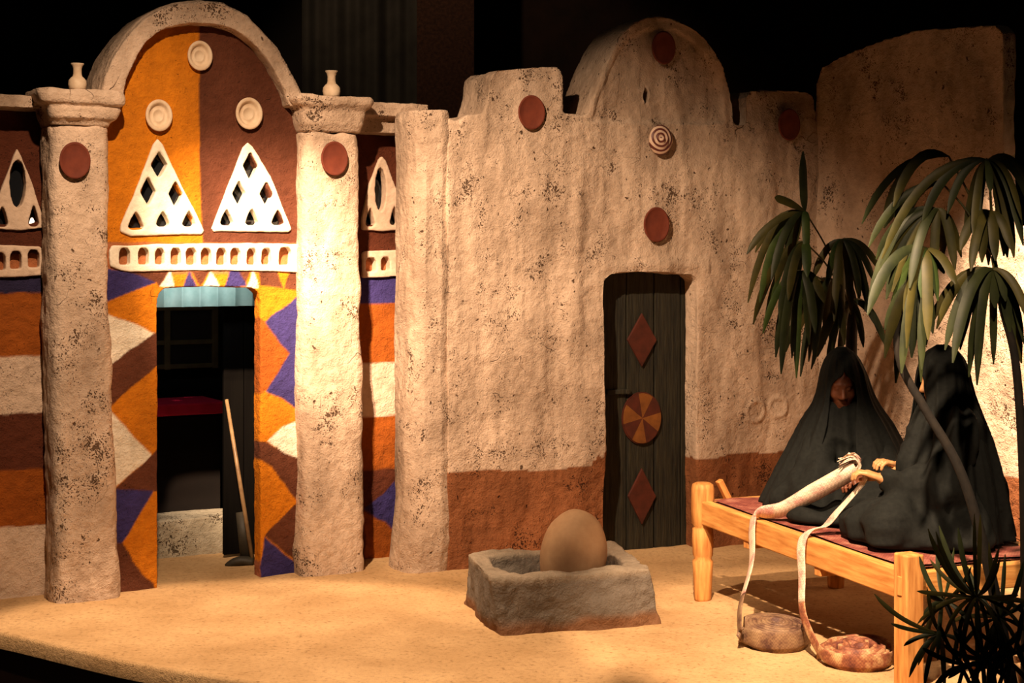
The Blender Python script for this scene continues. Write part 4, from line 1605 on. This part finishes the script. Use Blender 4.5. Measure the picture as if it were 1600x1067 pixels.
def weaver_seated_profile():
    base = (1.86, 6.72, 0.478)
    b = Field((1.3, 6.25, 0.46), (2.3, 7.1, 1.38), 0.0055)
    hc = (1.868, 6.70, 1.165)
    fw = (-1.0, -0.22, -0.18)
    head(b, hc, fw, 0.95)
    b.cap((1.91, 6.72, 0.93), (1.93, 6.73, 0.75), 0.095, 0.13, 0.04)
    b.cap((1.93, 6.73, 0.78), (1.95, 6.73, 0.60), 0.13, 0.15, 0.05)
    hands = []
    for sy, wr, el in ((-1, (1.600, 6.585, 0.742), (1.80, 6.48, 0.70)), (1, (1.705, 6.74, 0.772), (1.83, 6.86, 0.74))):
        sh = (1.91, 6.72 + sy * 0.16, 0.95)
        b.cap((1.91, 6.72, 0.96), sh, 0.065, 0.052, 0.04)
        b.cap(sh, el, 0.046, 0.038, 0.02)
        b.cap(el, wr, 0.036, 0.025, 0.02)
        dirv = np.array(wr) - np.array(el)
        hand(b, wr, dirv + np.array([-0.05, 0.03 * sy, 0.04]), (-0.1, 0.0, -1.0), 0.75, sy, 1.0)
        kn = (1.58, 6.72 + sy * 0.20, 0.57)
        b.cap((1.93, 6.72 + sy * 0.1, 0.58), kn, 0.078, 0.055, 0.04)
        b.cap(kn, (1.66, 6.72 - sy * 0.04, 0.54), 0.050, 0.036, 0.03)
        b.cap((1.66, 6.72 - sy * 0.04, 0.54), (1.60, 6.72 - sy * 0.10, 0.53), 0.034, 0.024, 0.02)
    b.floor_cut(base[2])
    r = Field((1.15, 6.15, 0.44), (2.5, 7.3, 1.44), 0.009)
    r.cap((1.885, 6.71, 1.07), (1.90, 6.72, 0.97), 0.068, 0.12, 0.04)
    r.cap((1.915, 6.57, 0.95), (1.915, 6.87, 0.95), 0.085, 0.085, 0.05)
    r.cap((1.915, 6.72, 0.95), (1.94, 6.73, 0.66), 0.14, 0.19, 0.08)
    r.cap((1.94, 6.73, 0.66), (1.95, 6.74, 0.53), 0.19, 0.22, 0.08)
    r.cap((1.82, 6.68, 0.98), (1.76, 6.66, 0.80), 0.05, 0.09, 0.07)
    r.cap((1.89, 6.55, 0.94), (1.80, 6.48, 0.72), 0.085, 0.085, 0.05)    # near sleeve
    r.cap((1.80, 6.48, 0.72), (1.625, 6.572, 0.738), 0.085, 0.046, 0.04)
    r.cap((1.80, 6.50, 0.70), (1.70, 6.54, 0.64), 0.07, 0.05, 0.05)      # cloth hanging from the forearm
    r.cap((1.90, 6.88, 0.93), (1.83, 6.86, 0.76), 0.09, 0.075, 0.05)     # far sleeve
    r.cap((1.83, 6.86, 0.76), (1.735, 6.76, 0.77), 0.070, 0.042, 0.04)
    r.cap((1.90, 6.60, 0.58), (1.60, 6.50, 0.565), 0.14, 0.10, 0.08)     # near knee
    r.cap((1.60, 6.50, 0.56), (1.50, 6.66, 0.54), 0.09, 0.075, 0.08)
    r.cap((1.90, 6.86, 0.58), (1.60, 6.92, 0.565), 0.14, 0.10, 0.08)
    r.cap((1.60, 6.46, 0.52), (1.92, 6.42, 0.51), 0.070, 0.085, 0.08)
    r.ell((1.575, 6.60, 0.742), (0.035, 0.030, 0.030), 0.008, 'sub')
    r.ell((1.69, 6.735, 0.772), (0.035, 0.030, 0.030), 0.008, 'sub')
    r.floor_cut(base[2])
    p = person('person in a black hooded robe seen in profile, hands plaiting a pale strip', base, b, r, (1.90, 6.71, 1.16), M_PALESKIN, 530, 15)
    veil(p, base, (0.977, 0.215), [
        (1.313, .012, .012, .012, .012, 0, 0), (1.305, .042, .042, .045, .045, 0, 0), (1.285, .07, .07, .07, .07, 0, 0), (1.25, .09, .09, .094, .095, 0, 0),
        (1.215, .10, .10, .108, .110, 1, 1), (1.18, .105, .105, .115, .118, 22, 16), (1.13, .112, .112, .125, .120, 25, 16), (1.08, .125, .125, .138, .120, 26, 20), (1.0, .158, .160, .165, .125, 26, 34),
        (0.9, .20, .205, .20, .15, 30, 55), (0.8, .225, .235, .225, .17, 34, 74), (0.65, .245, .262, .258, .19, 40, 86), (base[2] + 0.004, .26, .285, .29, .22, 45, 92)],
        (1.880, 6.708), (1.90, 6.72), 15, 631, 0.034)
    return p


weaver_seated_back()
weaver_seated_profile()

# ------------------------------------------------------------------ plaited strips and their coils
def spiral(c, r0, r1, turns, hgt, wob_=0.0, start=0.0, ccw=1):
    n = int(turns * 40)
    V, Fc = [], []
    th = (r1 - r0) / turns * 0.40
    for i in range(n + 1):
        t = i / n
        a = start - ccw * 2 * math.pi * turns * (1 - t)
        r = r0 + (r1 - r0) * t + wob_ * math.sin(a * 2.3)
        x, y = math.cos(a), math.sin(a)
        zo = 0.010 + 0.020 * (1 - t) + wob_ * 0.8 * math.sin(a * 1.7)
        for rr, zz in ((r - th, 0.0), (r + th, 0.0), (r + th, hgt), (r - th, hgt)):
            V.append((rr * x, rr * y, zz + zo))
    for i in range(n):
        for k in range(4):
            j = (k + 1) % 4
            Fc.append((4 * i + k, 4 * i + j, 4 * i + 4 + j, 4 * i + 4 + k))
    Fc += [(3, 2, 1, 0), tuple(4 * n + k for k in range(4))]
    return V, Fc


def round_coil(c, r, degs, z):
    return [c + Vector((r * math.cos(math.radians(a)), r * math.sin(math.radians(a)), z)) for a in degs]


def strip(name, label, coilpos, coil, band_pts, radii, flats, side, tilt, mat_c, extra=None):
    o = empty(name, coilpos)
    setp(o, label, 'strip')
    sp = link('coil', mesh(*coil), mat_c, o)
    sp.rotation_euler = tilt
    pts = catmull([Vector(p) - Vector(coilpos) for p in band_pts], 8)
    k = [min(i / 8.0, len(radii) - 1) for i in range(len(pts))]
    rad = list(np.interp(k, range(len(radii)), radii))
    fl = list(np.interp(k, range(len(flats)), flats))
    last = len(radii) - 1
    sd = []
    for q in k:                                # lies flat over the rail, stands on edge round the coil
        w = min(1.0, max(0.0, (q - (last - 6.0)) / 1.5))
        sd.append(Vector(side).normalized() * (1 - w) + Vector((0, 0, 1)) * w)
    cut = int(8 * (last - 6.2))
    link('band', mesh(*tube(pts[:cut + 1], rad[:cut + 1], 14, sd[:cut + 1], fl[:cut + 1])), M_WEAVE, o)
    link('band', mesh(*tube(pts[cut:], rad[cut:], 14, sd[cut:], fl[cut:])), mat_c, o)
    if extra: extra(o, Vector(coilpos))
    return o


c1 = ground(1210, 1008)
along = (BU.x, BU.y, 0.0)


def frayed(o, cp):
    """the unplaited ends, bending back over the end of the strip"""
    rn = random.Random(3)
    for i in range(18):
        a = (i / 17 - 0.5) * 2
        b0 = P3(1330 + 5 * a, 733 + 9 * a, 6.86 - 0.03 * a) - cp
        m1 = P3(1342 + rn.uniform(-3, 4), 724 + 5 * a + rn.uniform(-3, 3), 6.85 - 0.02 * a) - cp
        m2 = P3(1330 + rn.uniform(-7, 6), 713 + 4 * a + rn.uniform(-3, 3), 6.84 - 0.02 * a) - cp
        tp = P3(1314 + rn.uniform(-9, 7), 720 + rn.uniform(-5, 10), 6.83 - 0.02 * a) - cp
        link('loose_end', mesh(*tube(catmull([b0, m1, m2, tp], 5), [0.010 - 0.0005 * q for q in range(16)], 6, (0.5, 0.7, 0.5), 0.35)), M_WEAVE if i % 3 else M_WEAVE_DK, o)


rail1 = bedp(0.537, -0.02, 0.512)
strip('plaited_strip', 'wide pinkish plaited strip lying over the bed rail down to its neat coil', c1,
      spiral((0, 0), 0.03, 0.145, 6.5, 0.085, 0.002, 2.6),
      [P3(1338, 731, 6.86), P3(1322, 741, 6.87), P3(1270, 770, 6.95), P3(1222, 796, 7.02), rail1 + Vector((0.0, 0, 0.004)),
       rail1 + Vector((-0.030, -0.025, -0.05)), P3(1174, 880, 6.90), P3(1157, 945, 6.72), P3(1156, 985, 6.62), *round_coil(c1, 0.152, (195, 230, 265, 300, 335), 0.056)],
      [0.046, 0.050, 0.050, 0.046, 0.040, 0.034, 0.028, 0.027, 0.028, 0.034, 0.038, 0.038, 0.037, 0.034], [0.6, 0.7, 0.7, 0.6, 0.3, 0.22, 0.2, 0.2, 0.2, 0.2, 0.15, 0.12, 0.12, 0.12], (0.35, -0.75, 0.75), (0.10, 0.06, 0), M_WEAVE_DK, frayed)
c2 = ground(1338, 1036)
rail2 = bedp(0.927, -0.02, 0.492)
strip('plaited_strip', 'narrow pale plaited strip running from the hands to its reddish coil', c2,
      spiral((0, 0), 0.025, 0.150, 6, 0.060, 0.010, 2.9),
      [P3(1354, 744, 6.62), P3(1342, 762, 6.66), P3(1312, 796, 6.70), P3(1288, 822, 6.72), rail2 + Vector((0.01, 0, 0.004)),
       rail2 + Vector((-0.025, -0.025, -0.05)), P3(1253, 900, 6.62), P3(1254, 955, 6.55), P3(1272, 1002, 6.46), *round_coil(c2, 0.157, (205, 240, 275, 310, 340), 0.046)],
      [0.012, 0.016, 0.022, 0.030, 0.036, 0.030, 0.024, 0.022, 0.024, 0.028, 0.028, 0.028, 0.028, 0.026], [0.4, 0.3, 0.22, 0.2, 0.2, 0.2, 0.2, 0.2, 0.2, 0.2, 0.15, 0.12, 0.12, 0.12], (0.5, -0.8, 0.4), (0.06, -0.05, 0),
      weave_mat('plaited_palm_red', lin(150, 92, 62), lin(104, 54, 42), lin(206, 172, 124)))

# ------------------------------------------------------------------ palms
def leaf_mesh(hub, tip, lift, width, face, n=10, blunt=0.35):
    hub, tip = Vector(hub), Vector(tip)
    ln = (tip - hub).length
    ctrl = Vector((hub.x + (tip.x - hub.x) * 0.62, hub.y + (tip.y - hub.y) * 0.62, hub.z + (tip.z - hub.z) * 0.18 + lift))
    V, Fc = [], []
    for i in range(n + 1):
        t = i / n
        p = hub * (1 - t) ** 2 + ctrl * 2 * t * (1 - t) + tip * t * t
        tg = ((ctrl - hub) * (1 - t) + (tip - ctrl) * t)
        if tg.length < 1e-6: tg = tip - hub
        tg.normalize()
        sv = tg.cross(face)
        if sv.length < 1e-3: sv = tg.orthogonal()
        sv.normalize()
        nn = sv.cross(tg)
        w = width * (0.20 + 0.80 * math.sin(min(t * 2.2, 1.0) * math.pi / 2)) * (1.0 if t < 0.72 else max(0.16, 1 - ((t - 0.72) / 0.28) ** 2.6 * (1 - blunt * 0.4)))
        V += [p - sv * w - nn * w * 0.28, p + nn * w * 0.10, p + sv * w - nn * w * 0.28]
    for i in range(n):
        a = 3 * i
        Fc += [(a, a + 1, a + 4, a + 3), (a + 1, a + 2, a + 5, a + 4)]
    return mesh([v for v in V], Fc, True, False)


def fan(plant, origin, hub, D, tips, mats, width=0.021, lift=None, rnd=None):
    """leaflets from one hub; tips are (px, py[, depth offset])"""
    hp = P3(hub[0], hub[1], D)
    for k, tp in enumerate(tips):
        off = tp[2] if len(tp) > 2 else rnd.uniform(-0.16, 0.16)
        t = P3(tp[0], tp[1], D + off)
        t += Vector((rnd.uniform(-1, 1), 0, rnd.uniform(-1, 0.6))) * 0.012
        L = (t - hp).length
        lf = tp[3] if len(tp) > 3 else (lift if lift is not None else rnd.uniform(0.06, 0.22)) * L
        face = Vector((rnd.uniform(-0.35, 0.35), -1, rnd.uniform(0.0, 0.5))).normalized()
        me = leaf_mesh(hp - origin, t - origin, lf, width * rnd.uniform(0.8, 1.15), face)
        o = link('leaf', me, mats[rnd.randrange(len(mats))], plant)
    return hp


def stemtube(plant, origin, pts, rads, name='stem', mat=None):
    p = catmull([Vector(q) - origin for q in pts], 6)
    k = np.interp(np.linspace(0, 1, len(p)), np.linspace(0, 1, len(rads)), rads)
    return link(name, mesh(*tube(p, list(k), 8)), mat or M_STEM, plant)


def palm_behind():
    rnd = random.Random(5)
    o = Vector((1.80, 8.12, 0))
    p = empty('palm_plant', o)
    setp(p, 'slim palm with drooping strap leaves growing behind the hooded person facing out', 'palm', 'palms around the bed')
    D = 7.95
    top = P3(1332, 478, 8.08)
    stemtube(p, o, [o, o + Vector((0.0, 0, 0.6)), P3(1330, 560, 8.1), top, P3(1322, 430, 8.0)], [0.034, 0.032, 0.030, 0.028, 0.018])
    L_, Dk, G = M_LEAF, M_LEAFD, M_LEAFG
    fans = [((1258, 330), 7.85, [(1254, 237, 0.0, 0.0), (1214, 308, -0.05, 0.05), (1164, 396), (1178, 392), (1172, 474), (1186, 470), (1206, 440), (1228, 420), (1262, 400), (1240, 386)], [L_, G, Dk]),
            ((1258, 378), 7.80, [(1180, 490), (1178, 505), (1196, 516), (1210, 440), (1216, 500), (1232, 470), (1262, 430), (1246, 440)], [G, L_, Dk]),
            ((1252, 424), 7.75, [(1190, 520), (1210, 560), (1222, 584), (1234, 560), (1246, 590), (1262, 540), (1228, 530), (1272, 520), (1284, 470)], [L_, G, Dk]),
            ((1316, 374), 7.90, [(1274, 434), (1292, 452), (1304, 500), (1318, 512), (1328, 492), (1342, 470), (1364, 442), (1372, 420), (1356, 492), (1348, 460)], [L_, L_, G, Dk]),
            ((1300, 436), 7.90, [(1230, 548), (1248, 590), (1262, 562), (1272, 570), (1288, 540), (1300, 556), (1310, 520), (1322, 540), (1246, 520)], [L_, Dk]),
            ((1330, 470), 8.00, [(1266, 576), (1280, 556), (1292, 590), (1376, 515), (1384, 540), (1350, 540), (1312, 575), (1368, 498)], [Dk, Dk, L_])]
    for hub, D, tips, mats in fans:
        hp = fan(p, o, hub, D, tips, mats, 0.0205, None, rnd)
        stemtube(p, o, [top - Vector((0, 0, 0.05)), top.lerp(hp, 0.5) + Vector((0, 0, 0.03)), hp], [0.007, 0.005, 0.004], 'petiole', M_LEAF)


def palm_front():
    rnd = random.Random(9)
    o = Vector((1.90, 5.80, 0))
    p = empty('palm_plant', o)
    setp(p, 'tall palm with arching strap leaves standing before the profile-seated person', 'palm', 'palms around the bed')
    s1 = [o, P3(1548, 900, 5.80), P3(1503, 742, 5.84), P3(1446, 640, 5.9), P3(1408, 570, 5.95), P3(1402, 500, 6.0), P3(1425, 430, 6.0)]
    s2 = [o + Vector((0.06, 0.05, 0)), P3(1602, 850, 5.85), P3(1597, 700, 5.9), P3(1586, 560, 5.95), P3(1566, 480, 6.0), P3(1552, 400, 6.0)]
    stemtube(p, o, s1, [0.026, 0.022, 0.019, 0.017, 0.016, 0.014, 0.010])
    stemtube(p, o, s2, [0.022, 0.019, 0.017, 0.016, 0.014, 0.010])
    L_, Dk, G = M_LEAF, M_LEAFD, M_LEAFG
    t1, t2 = P3(1425, 430, 6.0), P3(1552, 400, 6.0)
    fans = [((1482, 244), 6.10, [(1380, 336, .1, .11), (1388, 330, 0, .13), (1350, 352, .1, .08), (1400, 322, -.1, .10)], [Dk, L_], t2),
            ((1470, 284), 6.05, [(1394, 342), (1404, 338), (1416, 348), (1384, 352), (1360, 382)], [Dk], t2),
            ((1544, 250), 5.95, [(1552, 300, -.25, 0.03), (1476, 330, 0, .06), (1440, 352, 0, .08), (1382, 402, 0, .10), (1516, 372), (1528, 362), (1508, 380), (1580, 402), (1592, 340), (1612, 310, 0, .08), (1622, 340, 0, .08), (1600, 380), (1566, 402)], [L_, L_, Dk], t2),
            ((1466, 326), 6.00, [(1366, 402), (1362, 472), (1384, 466), (1390, 452), (1356, 462), (1412, 454), (1424, 450), (1456, 458), (1470, 400), (1506, 398), (1492, 420)], [L_, L_, Dk], t1),
            ((1448, 388), 5.95, [(1358, 492), (1390, 508), (1410, 450), (1414, 500), (1440, 465), (1452, 526), (1466, 470), (1492, 442), (1480, 430), (1420, 540)], [L_, L_, G, Dk], t1),
            ((1442, 432), 5.95, [(1384, 562), (1392, 540), (1412, 582), (1404, 596), (1426, 560), (1436, 600), (1448, 540), (1460, 520), (1378, 512), (1444, 575)], [L_, Dk, Dk], t1),
            ((1548, 330), 5.95, [(1520, 420), (1532, 412), (1556, 404), (1502, 392), (1576, 404), (1584, 390), (1544, 410)], [L_, Dk, L_], t2),
            ((1552, 420), 5.90, [(1478, 548), (1488, 566), (1500, 545), (1514, 590), (1528, 600), (1524, 560), (1548, 572), (1560, 480), (1462, 510), (1450, 520), (1590, 552), (1596, 566), (1604, 540), (1572, 470), (1580, 520), (1612, 500)], [Dk, Dk, Dk, L_], t2)]
    for hub, D, tips, mats, t in fans:
        hp = fan(p, o, hub, D, tips, mats, 0.0185, None, rnd)
        stemtube(p, o, [t, t.lerp(hp, 0.5) + Vector((0, 0, 0.03)), hp], [0.006, 0.005, 0.004], 'petiole', M_LEAF)


def palm_low():
    rnd = random.Random(21)
    o = Vector((1.74, 5.62, 0))
    p = empty('palm_shrub', o)
    setp(p, 'low dark fan palm with narrow radiating leaves at the foot of the bed', 'palm', 'palms around the bed')
    L_, Dk = M_LEAF, M_LEAFD
    fans = [((1526, 932), 5.55, [(1448, 826), (1462, 832), (1470, 818), (1502, 822), (1520, 798), (1532, 800), (1556, 858), (1562, 872), (1434, 922), (1440, 985), (1436, 975), (1470, 1000), (1496, 1040), (1488, 1060), (1526, 1075), (1550, 1040), (1578, 1040), (1600, 985), (1612, 965), (1606, 938), (1590, 930), (1450, 870)], [L_, Dk, L_]),
            ((1470, 990), 5.60, [(1370, 930), (1388, 974), (1412, 1010), (1420, 1060), (1448, 1075), (1480, 1080), (1510, 1010), (1450, 920), (1430, 1040)], [Dk, L_]),
            ((1585, 1015), 5.50, [(1520, 1060), (1540, 1080), (1575, 1090), (1610, 1080), (1530, 985), (1560, 960), (1600, 950), (1620, 990), (1550, 1075)], [Dk, L_]),
            ((1562, 965), 5.58, [(1490, 905), (1510, 880), (1540, 850), (1572, 862), (1600, 880), (1618, 920), (1486, 968), (1500, 1010), (1530, 1050), (1570, 1066), (1604, 1040), (1622, 1000)], [Dk, L_, Dk]),
            ((1474, 938), 5.66, [(1440, 870), (1462, 852), (1492, 858), (1520, 880), (1444, 960), (1448, 1006), (1470, 1030), (1500, 1012), (1520, 980), (1446, 920)], [Dk, Dk, L_]),
            ((1545, 1030), 5.40, [(1470, 1006), (1492, 980), (1520, 962), (1560, 958), (1596, 976), (1616, 1010), (1480, 1060), (1510, 1090), (1560, 1100), (1610, 1070)], [L_, Dk]),
            ((1512, 1040), 5.45, [(1440, 1010), (1456, 1080), (1490, 1100), (1540, 1100), (1580, 1060), (1560, 1000), (1500, 970), (1470, 975)], [Dk])]
    for hub, D, tips, mats in fans:
        hp = fan(p, o, hub, D, tips, mats, 0.0088, 0.03, rnd)
        stemtube(p, o, [o, o.lerp(hp, 0.6) + Vector((0, 0, 0.02)), hp], [0.010, 0.007, 0.005], 'petiole')


palm_behind()
palm_front()
palm_low()
